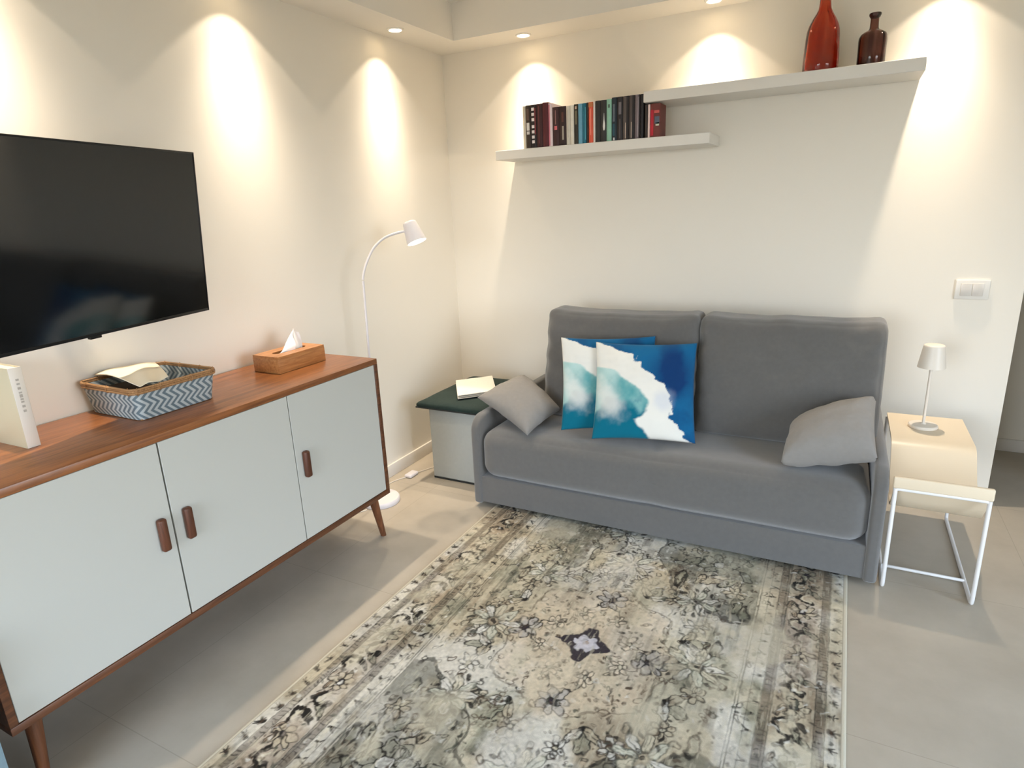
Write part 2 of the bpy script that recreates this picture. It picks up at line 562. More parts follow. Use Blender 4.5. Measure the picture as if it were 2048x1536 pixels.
# ------------------------------------------------------------------ books on the lower shelf
ZS = 1.8084
YB = -0.236
BOOKS = [  # x0, x1, height, depth, cover, kind, label
    (0.645, 0.662, .216, .150, (224, 212, 190), 'plain', 'thin cream paperback at the left end of the book row'),
    (0.663, 0.690, .219, .155, (58, 42, 30), 'whitelow', 'dark brown book with a white block low on its spine, second from the left end'),
    (0.691, 0.726, .219, .150, (28, 16, 18), 'checks', 'black book with a column of white squares down its spine'),
    (0.727, 0.762, .220, .158, (58, 18, 20), 'fine', 'dark wine red book beside the one with white squares'),
    (0.763, 0.797, .223, .160, (84, 20, 30), 'plain', 'tall burgundy book left of the thin pink and white one'),
    (0.798, 0.820, .216, .140, (236, 216, 218), 'pinkline', 'thin white book with a pink stripe beside tall burgundy book'),
    (0.821, 0.859, .194, .130, (56, 26, 28), 'dot', 'short brown book with a pink dot on its spine'),
    (0.860, 0.899, .194, .130, (44, 22, 22), 'textlow', 'short dark brown book with pale lettering, left of the two white books'),
    (0.900, 0.921, .193, .128, (214, 208, 194), 'greyfine', 'left one of the two white paperbacks'),
    (0.922, 0.943, .193, .128, (228, 222, 208), 'plain', 'right one of two white paperbacks, next to the black olive book'),
    (0.944, 0.966, .196, .130, (44, 40, 30), 'olive', 'black book with an olive panel left of the light blue book'),
    (0.967, 0.990, .196, .130, (104, 160, 186), 'plain', 'light blue book left of the teal one'),
    (0.991, 1.012, .196, .130, (14, 104, 128), 'light', 'teal blue book beside the light blue one'),
    (1.013, 1.024, .197, .130, (48, 36, 30), 'plain', 'very thin dark book between the teal and the orange red book'),
    (1.025, 1.049, .198, .130, (222, 92, 66), 'orangetop', 'orange red book in the row'),
    (1.050, 1.061, .199, .130, (232, 222, 214), 'plain', 'thin white book right of the orange red one'),
    (1.062, 1.089, .200, .132, (38, 34, 32), 'plain', 'plain black book right of the orange red and thin white books'),
    (1.090, 1.121, .200, .132, (46, 44, 42), 'drop', 'black book with a white drop on its spine, left of the mint green book'),
    (1.122, 1.149, .201, .132, (142, 190, 168), 'mint', 'mint green book among the black ones'),
    (1.150, 1.177, .206, .135, (24, 38, 48), 'navy', 'dark navy book right of the mint green book'),
    (1.178, 1.208, .206, .135, (34, 28, 30), 'greytop', 'black book with a grey mark near the top of its spine'),
    (1.209, 1.239, .206, .135, (86, 76, 72), 'twotone', 'first of the tall books with a grey brown spine, counted from the left'),
    (1.240, 1.269, .206, .135, (80, 70, 68), 'twotone', 'second of the tall books with a grey brown spine, counted from the left'),
    (1.270, 1.296, .206, .135, (116, 104, 108), 'silver', 'tall grey book with silver lines beside the upper shelf end'),
    (1.297, 1.315, .206, .135, (22, 18, 20), 'plain', 'thin tall black book next to the end of the upper shelf'),
    (1.322, 1.336, .156, .110, (50, 40, 34), 'plain', 'thin dark brown book standing under the upper shelf'),
    (1.337, 1.348, .155, .110, (240, 214, 208), 'plain', 'thin pinkish white book under the upper shelf, left of the red one'),
    (1.349, 1.399, .156, .110, (112, 48, 40), 'picture', 'thick red brown book at the right end of the row under the upper shelf'),
]
COVERS = {}
def cmat(rgb, rough=0.5):
    k = (rgb, rough)
    if k not in COVERS:
        COVERS[k] = mat('book_cover_%d_%d_%d' % rgb, rgb, rough, var=(30, 0.12))
    return COVERS[k]

def make_book(x0, x1, h, d, rgb, kind, label):
    t = thing('book', label, 'book', ((x0 + x1) / 2, YB + d / 2, ZS), 'books standing on the lower wall shelf')
    w = x1 - x0
    th = min(0.0025, w * 0.16)
    yb = YB + d
    bm = bmesh.new()
    # rounded spine
    n = 7
    sp = []
    for k in range(n):
        a = PI * k / (n - 1)
        sp.append(((x0 + x1) / 2 - math.cos(a) * w / 2, YB + 0.004 - math.sin(a) * 0.004))
    inner = [(x1 - th, yb), (x1 - th, YB + 0.007), (x0 + th, YB + 0.007), (x0 + th, yb)]
    outl = [(x0, yb)] + sp + [(x1, yb)] + inner
    lo = [bm.verts.new((x, y, ZS)) for x, y in outl]
    hi = [bm.verts.new((x, y, ZS + h)) for x, y in outl]
    m_ = len(outl)
    for k in range(m_):
        bm.faces.new((lo[k], lo[(k + 1) % m_], hi[(k + 1) % m_], hi[k]))
    bm.faces.new(lo[::-1])
    bm.faces.new(hi)
    part('cover', bm, cmat(rgb), t)
    bm = B((x0 + th, YB + 0.007, ZS + 0.003), (x1 - th, yb - 0.004, ZS + h - 0.003))
    part('pages', bm, M['paper'], t)
    cx = (x0 + x1) / 2
    def patch(z0, z1, fx0, fx1, c, nm='spine_label'):
        a, b_ = x0 + w * fx0, x0 + w * fx1
        yo = YB - 0.0006
        part(nm, B((a, yo, ZS + h * z0), (b_, YB + 0.002, ZS + h * z1)), cmat(c), t)
    if kind == 'whitelow':
        patch(.42, .60, .2, .8, (226, 220, 214)); patch(.33, .40, .2, .8, (214, 206, 200)); patch(.66, .92, .25, .75, (96, 72, 62))
    elif kind == 'checks':
        for z in (.90, .78, .66, .50, .38, .26, .15):
            patch(z - .035, z + .035, .22, .66, (236, 226, 224))
        patch(.32, .92, .72, .92, (120, 44, 50))
    elif kind == 'fine':
        patch(.1, .95, .35, .5, (104, 46, 48))
    elif kind == 'pinkline':
        patch(.03, .97, .08, .4, (202, 120, 136))
    elif kind == 'dot':
        patch(.42, .52, .3, .7, (214, 108, 116)); patch(.56, .92, .42, .55, (150, 110, 106))
    elif kind == 'textlow':
        patch(.15, .5, .42, .66, (164, 156, 142)); patch(.6, .85, .35, .65, (92, 52, 44))
    elif kind == 'greyfine':
        patch(.2, .9, .4, .55, (178, 172, 160))
    elif kind == 'olive':
        patch(.5, .84, .25, .75, (112, 104, 82)); patch(.88, .95, .3, .7, (200, 170, 150))
    elif kind == 'light':
        patch(.1, .9, .72, .88, (92, 164, 180))
    elif kind == 'orangetop':
        patch(.88, .99, .0, 1.0, (196, 118, 72)); patch(.2, .84, .35, .6, (240, 134, 112))
    elif kind == 'drop':
        bm = bmesh.new()
        lathe(bm, [(0, -.03), (.004, -.024), (.0058, -.008), (.0048, .006), (.0018, .024), (.0008, .05), (0, .056)], (cx + w * .12, YB - 0.0002, ZS + h * .42), n=14, flat=(1, .16))
        part('spine_mark', bm, cmat((240, 238, 232)), t)
    elif kind == 'mint':
        patch(.80, .88, .3, .7, (84, 110, 96))
    elif kind == 'navy':
        patch(.45, .85, .25, .6, (96, 104, 112)); patch(.02, .08, .3, .6, (210, 210, 210)); patch(.12, .4, .2, .6, (30, 74, 88))
    elif kind == 'greytop':
        patch(.6, .88, .3, .75, (112, 104, 108)); patch(.05, .5, .42, .62, (84, 74, 74))
    elif kind == 'twotone':
        patch(.0, 1.0, .62, 1.0, (26, 20, 22)); patch(.04, .4, .4, .52, (196, 176, 160))
    elif kind == 'silver':
        patch(.05, .95, .62, .72, (176, 166, 170)); patch(.0, 1.0, .82, 1.0, (26, 20, 22))
    elif kind == 'picture':
        patch(.06, .82, .05, .34, (186, 22, 44)); patch(.40, .62, .46, .92, (92, 100, 116)); patch(.34, .44, .56, .9, (190, 190, 172)); patch(.72, .80, .4, .9, (206, 90, 84))
for bk in BOOKS:
    make_book(*bk)

# ------------------------------------------------------------------ bottles on the upper shelf
ZU = 2.0217
def bottle(name, prof, inner, c, m, label, flat=None):
    t = thing(name, label, 'bottle', (c[0], c[1], ZU), 'brown glass bottles on the upper wall shelf')
    bm = bmesh.new()
    outer = set((round(r, 6), round(z, 6)) for r, z in prof)
    def rip(a, h, r):
        if (round(r, 6), round(h, 6)) in outer or r < .02:
            return 0.0
        return -0.0011 + 0.0010 * math.sin(a * 5 + h * 9) + 0.0007 * math.sin(a * 11 - h * 14)
    lathe(bm, [(0, 0.0)] + prof + inner + [(0, 0.008)], (c[0], c[1], ZU), n=72, flat=flat, ripple=rip)
    return part('glass_body', bm, m, t, angle=60), t
big = [(.060, .0), (.070, .003), (.0735, .012), (.0735, .05), (.071, .10), (.0685, .15), (.066, .175), (.060, .197), (.048, .222), (.034, .245),
       (.026, .262), (.0225, .285), (.0218, .325), (.022, .345)]
bin_ = [(r - .004, z) for r, z in big[::-1] if z > .02] + [(.066, .010)]
bo, t = bottle('glass_bottle', big, bin_, (2.090, -.130), M['amber'],
               'large amber red glass bottle with tapering shoulders standing on the upper shelf')
bm = bmesh.new()
lathe(bm, [(.0225, .338), (.0285, .340), (.0295, .346), (.0285, .353), (.0225, .356), (.018, .352), (.018, .340), (.0225, .338)], (2.090, -.130, ZU), n=40)
part('lip', bm, M['amber'], t)
sm = [(.046, .0), (.052, .003), (.0545, .010), (.0545, .06), (.0555, .11), (.0545, .122), (.049, .134), (.036, .143), (.022, .150),
      (.0175, .157), (.0165, .175), (.0162, .205)]
sin_ = [(r - .0035, z) for r, z in sm[::-1] if z > .02] + [(.048, .010)]
bo, t = bottle('glass_bottle', sm, sin_, (2.288, -.130), M['brownglass'],
               'small dark brown apothecary bottle with a short flared neck, right one on the shelf')
bm = bmesh.new()
lathe(bm, [(.0165, .196), (.019, .198), (.0235, .207), (.0238, .212), (.0225, .2145), (.013, .2145), (.013, .200), (.0165, .196)], (2.288, -.130, ZU), n=40)
part('lip', bm, M['brownglass'], t)

# ------------------------------------------------------------------ light switch
t = thing('light_switch', 'white rectangular light switch plate on the back wall above the table lamp', 'light switch', (2.797, 0, 1.055))
part('plate', B((2.731, -0.011, 1.010), (2.862, 0, 1.100), 0.004, 3), M['switch'], t)
for k in range(2):
    x = 2.752 + k * 0.0445
    part('rocker', B((x, -0.0145, 1.026), (x + 0.0425, -0.009, 1.084), 0.0025, 2), M['switch_in'], t)

# ------------------------------------------------------------------ television
YAW, TILT = 0.223, 0.086
t = thing('television', 'large flat black television mounted on the left wall above the sideboard', 'television', (0.15, -1.942, 1.453))
MT = Matrix.Translation((0.15, -1.942, 1.453)) @ Matrix.Rotation(YAW, 4, 'Z') @ Matrix.Rotation(TILT, 4, 'Y')
TW, TH = 0.972, 0.568
def tvbox(boxes, name, m, parent=t, bev=0.002, label=None):
    bm = bmesh.new()
    for a, b in boxes:
        box(bm, a, b, bev)
    bmesh.ops.transform(bm, matrix=MT, verts=list(bm.verts))
    return part(name, bm, m, parent, label)
bz = 0.006
tvbox([((-0.028, -TW, -TH / 2), (-0.004, 0, TH / 2))], 'back_casing', M['tv_black'], bev=0.005)
tvbox([((-0.006, -TW, TH / 2 - bz), (0.0, 0, TH / 2)), ((-0.006, -TW, -TH / 2), (0.0, 0, -TH / 2 + bz * 1.6)),
       ((-0.006, -bz, -TH / 2), (0.0, 0, TH / 2)), ((-0.006, -TW, -TH / 2), (0.0, -TW + bz, TH / 2))], 'bezel', M['tv_black'], bev=0.001)
tvbox([((-0.006, -TW + bz, -TH / 2 + bz * 1.6), (-0.0015, -bz, TH / 2 - bz))], 'screen', M['tv_screen'], bev=0.0)
tvbox([((-0.014, -TW / 2 - 0.030, -TH / 2 - 0.008), (0.0, -TW / 2 + 0.010, -TH / 2 + 0.002))], 'sensor_nub', M['tv_black'], bev=0.002)
tvbox([((-0.060, -0.80, -0.17), (-0.028, -0.20, 0.12))], 'electronics_hump', M['tv_black'], bev=0.012)
ctr = MT @ Vector((-0.06, -0.49, 0))
bm = bmesh.new()
elbow = Vector((0.13, ctr.y + 0.26, ctr.z))
tube(bm, [ctr + Vector((-0.004, 0, 0)), elbow], 0.014, 10)
tube(bm, [elbow, Vector((0.02, ctr.y - 0.02, ctr.z))], 0.014, 10)
box(bm, (0.0012, ctr.y - 0.06, ctr.z - 0.12), (0.02, ctr.y + 0.06, ctr.z + 0.12), 0.003)
part('wall_arm', bm, M['bracket'], t)

# ------------------------------------------------------------------ sideboard
XF, Y0, Y1, Z0, Z1 = 0.480, -2.980, -1.430, 0.240, 0.887
t = thing('sideboard', 'long wooden sideboard with three white doors on slanted legs under the television', 'sideboard', (0.25, -2.2, 0))
TB = 0.024
part('top_panel', B((0.012, Y0, Z1 - TB), (XF, Y1, Z1), 0.002), M['top'], t)
part('bottom_panel', B((0.012, Y0, Z0), (XF, Y1, Z0 + TB), 0.002), M['walnut'], t)
part('side_panel', B((0.012, Y1 - 0.020, Z0 + TB), (XF, Y1, Z1 - TB), 0.0015), M['walnut'], t)
part('side_panel', B((0.012, Y0, Z0 + TB), (XF, Y0 + 0.020, Z1 - TB), 0.0015), M['walnut'], t)
part('back_panel', B((0.014, Y0 + 0.02, Z0 + TB), (0.022, Y1 - 0.02, Z1 - TB)), M['gap'], t)
D1, D2 = -2.458, -1.948
gp = 0.0016
edges = [(Y0 + 0.020 + gp, D1 - gp * 1.6), (D1 + gp * 1.6, D2 - gp), (D2 + gp, Y1 - 0.020 - gp)]
hpos = [-2.500, -2.413, -1.904]
hz = 0.575
for (a, b), hy in zip(edges, hpos):
    d = part('door', B((XF - 0.022, a, Z0 + TB + gp), (XF - 0.003, b, Z1 - TB - gp), 0.0012, 1), M['door'], t)
    bm = bmesh.new()
    box(bm, (XF - 0.003, hy - 0.0135, hz - 0.054), (XF + 0.019, hy + 0.0135, hz + 0.054), 0.0075, 3)
    part('handle', bm, M['handle'], d, 'wooden lozenge handle')
part('divider', B((0.03, D1 - 0.009, Z0 + TB), (XF - 0.024, D1 + 0.009, Z1 - TB)), M['gap'], t)
part('divider', B((0.03, D2 - 0.009, Z0 + TB), (XF - 0.024, D2 + 0.009, Z1 - TB)), M['gap'], t)
for (tx, ty, fx, fy) in ((0.405, -1.475, 0.408, -1.426), (0.405, -2.905, 0.412, -2.920), (0.09, -1.49, 0.078, -1.430), (0.09, -2.91, 0.078, -2.96)):
    bm = bmesh.new()
    tube(bm, [(tx, ty, Z0 + 0.001), (fx, fy, 0.0)], [0.0225, 0.0135], 18)
    for v in bm.verts:
        if v.co.z < 0.05:
            v.co.z = 0.0
    part('leg', bm, M['legwood'], t)

# ------------------------------------------------------------------ things on the sideboard
# tissue box
t = thing('tissue_box', 'bamboo tissue box with a white tissue pulled up, on the sideboard', 'tissue box', (0.20, -1.658, Z1))
bx0, bx1, by0, by1, bh = 0.128, 0.276, -1.788, -1.528, 0.070
bm = bmesh.new()
box(bm, (bx0, by0, Z1), (bx1, by1, Z1 + bh - 0.010), 0.0015)
part('box_body', bm, M['bamboo'], t)
# lid with an oval slot
bm = bmesh.new()
N = 48
cx, cy = (bx0 + bx1) / 2, (by0 + by1) / 2
oo, ii = [], []
for k in range(N):
    a = 2 * PI * k / N
    c_, s_ = math.cos(a), math.sin(a)
    e = 1.0 / max(abs(c_) / ((bx1 - bx0) / 2), abs(s_) / ((by1 - by0) / 2))
    oo.append((cx + c_ * e, cy + s_ * e))
    L, W = 0.085, 0.022
    # stadium slot
    px, py = c_ * W, s_ * W
    py += (L - W) * (1 if s_ > 0 else -1) if abs(s_) > 1e-6 else 0
    ii.append((cx + px, cy + py))
rows = []
for z in (Z1 + bh - 0.010, Z1 + bh):
    rows.append(([bm.verts.new((x, y, z)) for x, y in oo], [bm.verts.new((x, y, z)) for x, y in ii]))
for k in range(N):
    k2 = (k + 1) % N
    (o0, i0), (o1, i1) = rows
    bm.faces.new((o0[k], o0[k2], o1[k2], o1[k]))
    bm.faces.new((i0[k2], i0[k], i1[k], i1[k2]))
    bm.faces.new((o1[k], o1[k2], i1[k2], i1[k]))
    bm.faces.new((o0[k2], o0[k], i0[k], i0[k2]))
part('slotted_lid', bm, M['bamboo'], t)
part('slot', B((cx - 0.026, cy - 0.088, Z1 + bh - 0.0098), (cx + 0.026, cy + 0.088, Z1 + bh - 0.0092)), M['bamboo_dark'], t)
# tissue: pleated sheet gathered in the slot and rising to a soft fold
bm = bmesh.new()
nu, nv = 36, 22
gr = []
for i in range(nu):
    u = i / (nu - 1)
    row = []
    for j in range(nv):
        v = j / (nv - 1)
        yy0 = cy - 0.084 + u * 0.158
        peak_y = cy + 0.022 + (u - 0.5) * 0.115 * (1 - 0.5 * v) + 0.015 * v
        yy = yy0 * (1 - v) + peak_y * v
        top = 0.088 - 0.55 * abs(u - 0.66) ** 1.5 * 0.18 - (0.045 * max(0, 0.35 - u) / 0.35)
        zz = Z1 + bh - 0.006 + v ** 0.85 * top
        xx = cx + math.sin(u * 13) * 0.013 * (0.35 + 0.65 * v * (1 - 0.35 * v)) + 0.016 * v * math.sin(u * 5 + 1.0)
        row.append(bm.verts.new((xx, yy, zz)))
    gr.append(row)
for i in range(nu - 1):
    for j in range(nv - 1):
        bm.faces.new((gr[i][j], gr[i + 1][j], gr[i + 1][j + 1], gr[i][j + 1]))
part('tissue', bm, M['tissue'], t, 'white paper tissue')

# woven basket
def chevron_mat():
    m = bpy.data.materials.new('blue_white_chevron_weave')
    m.use_nodes = True
    nt = m.node_tree
    b = nt.nodes['Principled BSDF']
    b.inputs['Roughness'].default_value = 0.6
    uv = nt.nodes.new('ShaderNodeUVMap')
    sx = nt.nodes.new('ShaderNodeSeparateXYZ')
    nt.links.new(uv.outputs['UV'], sx.inputs[0])
    def math_(op, a, bv=None, c=None):
        n = nt.nodes.new('ShaderNodeMath')
        n.operation = op
        for i, v in enumerate((a, bv, c)):
            if v is None:
                continue
            if hasattr(v, 'links'):
                nt.links.new(v, n.inputs[i])
            else:
                n.inputs[i].default_value = v
        return n.outputs[0]
    v3 = math_('MULTIPLY', sx.outputs['Y'], 2.0)
    pp = math_('PINGPONG', v3, 0.5)
    u = math_('MULTIPLY', sx.outputs['X'], 46.0)
    s = math_('ADD', u, math_('MULTIPLY', pp, 2.2))
    fr = math_('PINGPONG', s, 0.5)
    cr = nt.nodes.new('ShaderNodeValToRGB')
    cr.color_ramp.elements[0].position = 0.20
    cr.color_ramp.elements[0].color = lin((98, 114, 122)) + (1,)
    cr.color_ramp.elements[1].position = 0.30
    cr.color_ramp.elements[1].color = lin((176, 184, 184)) + (1,)
    nt.links.new(fr, cr.inputs['Fac'])
    nt.links.new(cr.outputs['Color'], b.inputs['Base Color'])
    bp = nt.nodes.new('ShaderNodeBump')
    bp.inputs['Strength'].default_value = 0.6
    bp.inputs['Distance'].default_value = 0.002
    nt.links.new(fr, bp.inputs['Height'])
    nt.links.new(bp.outputs['Normal'], b.inputs['Normal'])
    return m
BC = (0.172, -2.256)
t = thing('woven_basket', 'square woven basket with blue and white chevron sides on the sideboard', 'basket', (BC[0], BC[1], Z1))
def rsq(half, r, n=14):
    pts = []
    for q, (sx_, sy_) in enumerate(((1, 1), (-1, 1), (-1, -1), (1, -1))):
        for k in range(n):
            a = PI / 2 * q + PI / 2 * k / (n - 1)
            pts.append((sx_ * (half - r) + r * math.cos(a), sy_ * (half - r) + r * math.sin(a)))
    # add straight-edge points
    out = []
    m_ = len(pts)
    for i in range(m_):
        a, b = pts[i], pts[(i + 1) % m_]
        L = math.dist(a, b)
        s = max(1, int(L / 0.012))
        for k in range(s):
            out.append((a[0] + (b[0] - a[0]) * k / s, a[1] + (b[1] - a[1]) * k / s))
    return out
def basket_wall():
    bm = bmesh.new()
    uvl = bm.loops.layers.uv.new('UVMap')
    H = 0.096
    lev = 12
    rings = []
    base = rsq(0.136, 0.022)
    per = [0]
    for i in range(len(base)):
        per.append(per[-1] + math.dist(base[i], base[(i + 1) % len(base)]))
    for side, off in ((0, 0.0), (1, -0.004)):
        for j in range(lev + 1):
            v = j / lev if side == 0 else 1 - j / lev
            k = 1 + 0.105 * v + (0.0 if side == 0 else off / 0.14)
            dz = Z1 + 0.002 + H * v
            sag = [-0.008 * v * (1 - abs(abs(p[0]) - abs(p[1])) / 0.15) * 0 for p in base]
            rings.append((side, v, [bm.verts.new((BC[0] + p[0] * k, BC[1] + p[1] * k, dz + sg)) for p, sg in zip(base, sag)]))
    m_ = len(base)
    for (s0, v0, r0), (s1, v1, r1) in zip(rings, rings[1:]):
        for i in range(m_):
            f = bm.faces.new((r0[i], r0[(i + 1) % m_], r1[(i + 1) % m_], r1[i]))
            us = (per[i], per[i + 1], per[i + 1], per[i])
            for l, uu, vv in zip(f.loops, us, (v0, v0, v1, v1)):
                l[uvl].uv = (uu / per[-1], vv)
    return bm
part('woven_sides', basket_wall(), chevron_mat(), t, fix=True)
part('basket_floor', B((BC[0] - 0.132, BC[1] - 0.132, Z1), (BC[0] + 0.132, BC[1] + 0.132, Z1 + 0.005), 0.002), M['rimcane'], t)
bm = bmesh.new()
rp = [(BC[0] + x, BC[1] + y, Z1 + 0.100) for x, y in rsq(0.1515, 0.028)]
for dz, off in ((-0.006, 0.002), (0.001, 0.0), (0.007, 0.002)):
    pts = [(BC[0] + (p[0] - BC[0]) * (1 + off * 2), BC[1] + (p[1] - BC[1]) * (1 + off * 2), p[2] + dz) for p in rp]
    tube(bm, pts + [pts[0]], 0.0042, 7, caps=False)
for i in range(0, len(rp), 9):
    p = rp[i]
    d = Vector((p[0] - BC[0], p[1] - BC[1], 0)).normalized()
    c = Vector(p)
    q = [c + d * 0.006 * math.cos(a) + Vector((0, 0, 0.0125 * math.sin(a))) for a in np.linspace(0, 2 * PI, 9)]
    tube(bm, q, 0.0014, 5, caps=False)
part('cane_rim', bm, M['rimcane'], t, 'natural cane rim')

# napkin draped over the basket edge
def sheet(corners, nu, nv, fn, th):
    bm = bmesh.new()
    c = [Vector(p) for p in corners]
    g = []
    for i in range(nu):
        u = i / (nu - 1)
        row = []
        for j in range(nv):
            v = j / (nv - 1)
            p = c[0] * (1 - u) * (1 - v) + c[1] * u * (1 - v) + c[2] * u * v + c[3] * (1 - u) * v
            row.append(bm.verts.new(p + fn(u, v)))
        g.append(row)
    for i in range(nu - 1):
        for j in range(nv - 1):
            bm.faces.new((g[i][j], g[i + 1][j], g[i + 1][j + 1], g[i][j + 1]))
    bmesh.ops.recalc_face_normals(bm, faces=list(bm.faces))
    bmesh.ops.solidify(bm, geom=list(bm.faces), thickness=th)
    return bm
zt = Z1 + 0.1165
bm = sheet([(0.012, -2.345, zt + 0.002), (0.050, -2.150, zt), (0.300, -2.270, zt), (0.318, -2.380, zt + 0.002)], 26, 26,
           lambda u, v: Vector((0, 0, 0.012 * math.sin(PI * u) * (1 - v) + 0.010 * math.sin(PI * v) + 0.003 * math.sin(9 * u + 5 * v))), 0.003)
tag(part('folded_napkin', bm, M['cloth'], loc=(0.17, -2.29, zt)), 'cream folded cloth lying across the blue chevron basket', 'cloth')
bm = bmesh.new()
box(bm, (0.060, -2.372, Z1 + 0.0055), (0.285, -2.270, Z1 + 0.082), 0.008)  # added dark block standing in for the basket's dark interior
tag(part('dark_filler', bm, M['dark_inside'], loc=(0.17, -2.32, Z1 + 0.006)), 'dark brown filler standing in for the dark inside of the basket under the cream cloth', 'filler')

# upright album at the left end
t = thing('album', 'large pale album standing upright at the left end of the sideboard', 'book', (0.12, -2.66, Z1))
bm = bmesh.new()
box(bm, (0.005, -2.679, Z1), (0.226, -2.676, Z1 + 0.238), 0.001)
for v in bm.verts:   # front board bows open a little
    k = (0.226 - v.co.x) / 0.22
    v.co.y -= 0.018 * math.sin(min(1, max(0, k)) * PI * 0.8) * 0.6
part('front_board', bm, M['album'], t)
part('back_board', B((0.005, -2.647, Z1), (0.226, -2.644, Z1 + 0.238), 0.001), M['album'], t)
part('spine', B((0.2225, -2.6785, Z1), (0.2265, -2.6445, Z1 + 0.238), 0.0012), M['album_spine'], t)
part('pages', B((0.010, -2.6755, Z1 + 0.003), (0.222, -2.6475, Z1 + 0.234)), M['paper'], t)
bm = bmesh.new()
z = Z1 + 0.205
random.seed(3)
while z > Z1 + 0.11:
    hgt = random.uniform(0.004, 0.010)
    box(bm, (0.2263, -2.6655, z - hgt), (0.2268, -2.6575, z))
    z -= hgt + random.choice((0.0025, 0.0025, 0.007))
part('spine_lettering', bm, M['ink'], t)

# ------------------------------------------------------------------ floor lamp behind the sideboard
t = thing('floor_lamp', 'white gooseneck floor lamp lit beside the sideboard in the corner', 'floor lamp', (0.160, -1.140, 0))
bm = bmesh.new()
lathe(bm, [(0, 0), (0.100, 0), (0.103, 0.004), (0.103, 0.022), (0.098, 0.028), (0.015, 0.031), (0.011, 0.040), (0, 0.040)], (0.160, -1.140, 0.0), n=48)
part('base', bm, M['lamp_white'], t)
neck = [(0.181, -1.122, 1.189), (0.183, -1.117, 1.217), (0.193, -1.097, 1.271), (0.209, -1.063, 1.329), (0.224, -1.03, 1.362),
        (0.24, -0.996, 1.384), (0.264, -0.945, 1.40), (0.292, -0.886, 1.410)]
bm = bmesh.new()
tube(bm, [(0.160, -1.140, 0.03), (0.181, -1.122, 1.185)], 0.0062, 12)
part('pole', bm, M['lamp_white'], t)
def smooth_path(p, n=6):
    p = [Vector(q) for q in p]
    out = []
    for i in range(len(p) - 1):
        p0, p1, p2, p3 = p[max(i - 1, 0)], p[i], p[i + 1], p[min(i + 2, len(p) - 1)]
        for k in range(n):
            s = k / n
            out.append(0.5 * ((2 * p1) + (p2 - p0) * s + (2 * p0 - 5 * p1 + 4 * p2 - p3) * s * s + (3 * p1 - p0 - 3 * p2 + p3) * s ** 3))
    out.append(p[-1])
    return out
bm = bmesh.new()
pth = smooth_path(neck, 10)
tube(bm, pth, [0.0058 + 0.0007 * (i % 2) for i in range(len(pth))], 10)
part('gooseneck', bm, M['lamp_white'], t)
AX = Vector((0.42, -0.02, -1)).normalized()
S0 = Vector((0.296, -0.866, 1.452))
bm = bmesh.new()
lathe(bm, [(0, 0.0), (0.028, 0.0), (0.0335, 0.004), (0.036, 0.012), (0.0515, 0.108), (0.0495, 0.108), (0.034, 0.014), (0, 0.010)], S0, AX, 40)
sh = part('shade', bm, M['lamp_white'], t, angle=50)
bm = bmesh.new()
lathe(bm, [(0, 0.016), (0.018, 0.018), (0.032, 0.052), (0.040, 0.082), (0.036, 0.098), (0.020, 0.104), (0, 0.105)], S0, AX, 28)
part('bulb', bm, M['bulb'], t, 'glowing bulb')
lo = bpy.data.objects.new('reading_lamp_beam', spot_data('reading_lamp_beam', 3.5, 110, 0.5, (1.0, 0.88, 0.72), 0.03))
COL.objects.link(lo)
lo.location = S0 + AX * 0.112
lo.rotation_euler = (-AX).to_track_quat('Z', 'Y').to_euler()
# cord and foot switch
cz = 0.0035
bm = bmesh.new()
pth = smooth_path([(0.075, -1.09, cz), (0.06, -1.00, cz), (0.070, -0.90, cz), (0.105, -0.82, cz), (0.114, -0.79, cz + 0.005)], 8)
tube(bm, pth, 0.0030, 8)
pth = smooth_path([(0.118, -0.775, cz + 0.005), (0.135, -0.72, cz), (0.170, -0.65, cz), (0.215, -0.58, cz)], 8)
tube(bm, pth, 0.0030, 8)
pth = smooth_path([(0.075, -1.09, cz), (0.03, -1.18, cz), (0.06, -1.30, cz), (0.13, -1.30, cz), (0.16, -1.255, cz)], 8)
tube(bm, pth, 0.0030, 8)
cordo = part('power_cord', bm, M['cord'], t)
bm = bmesh.new()
box(bm, (0.088, -0.838, 0.0), (0.138, -0.758, 0.020), 0.0095, 4)
part('foot_switch', bm, M['lamp_white'], t)

# ------------------------------------------------------------------ storage pouf and towel
t = thing('storage_pouf', 'pale grey storage pouf with a dark green velvet lid between the lamp and sofa', 'pouf', (0.41, -0.49, 0))
bm = bmesh.new()
box(bm, (0.252, -0.768, 0.010), (0.580, -0.215, 0.430), 0.008, 3)
part('body', bm, M['pouf'], t)
part('bottom_edge', B((0.254, -0.7665, 0.0), (0.578, -0.217, 0.0115), 0.002), M['pouf_edge'], t)
bm = bmesh.new()
softbox(bm, (0.186, -0.800, 0.431), (0.622, -0.185, 0.468), 0.016, 22, (0.0, 0.0, 0.006), 0.0,
        lambda w, p: w + Vector((0, 0, 0.003 * mnoise.noise(Vector((w.x * 9, w.y * 9, 0))) - 0.004 * (abs(p[0]) > .9))))
lid = part('velvet_lid', bm, M['velvet'], t, 'dark green velvet lid')
bm = bmesh.new()
pts = [(0.188, -0.798, 0.436), (0.620, -0.798, 0.436), (0.620, -0.187, 0.436), (0.188, -0.187, 0.436), (0.188, -0.798, 0.436)]
tube(bm, pts, 0.004, 6, caps=False)
part('piping', bm, M['pouf_edge'], lid)
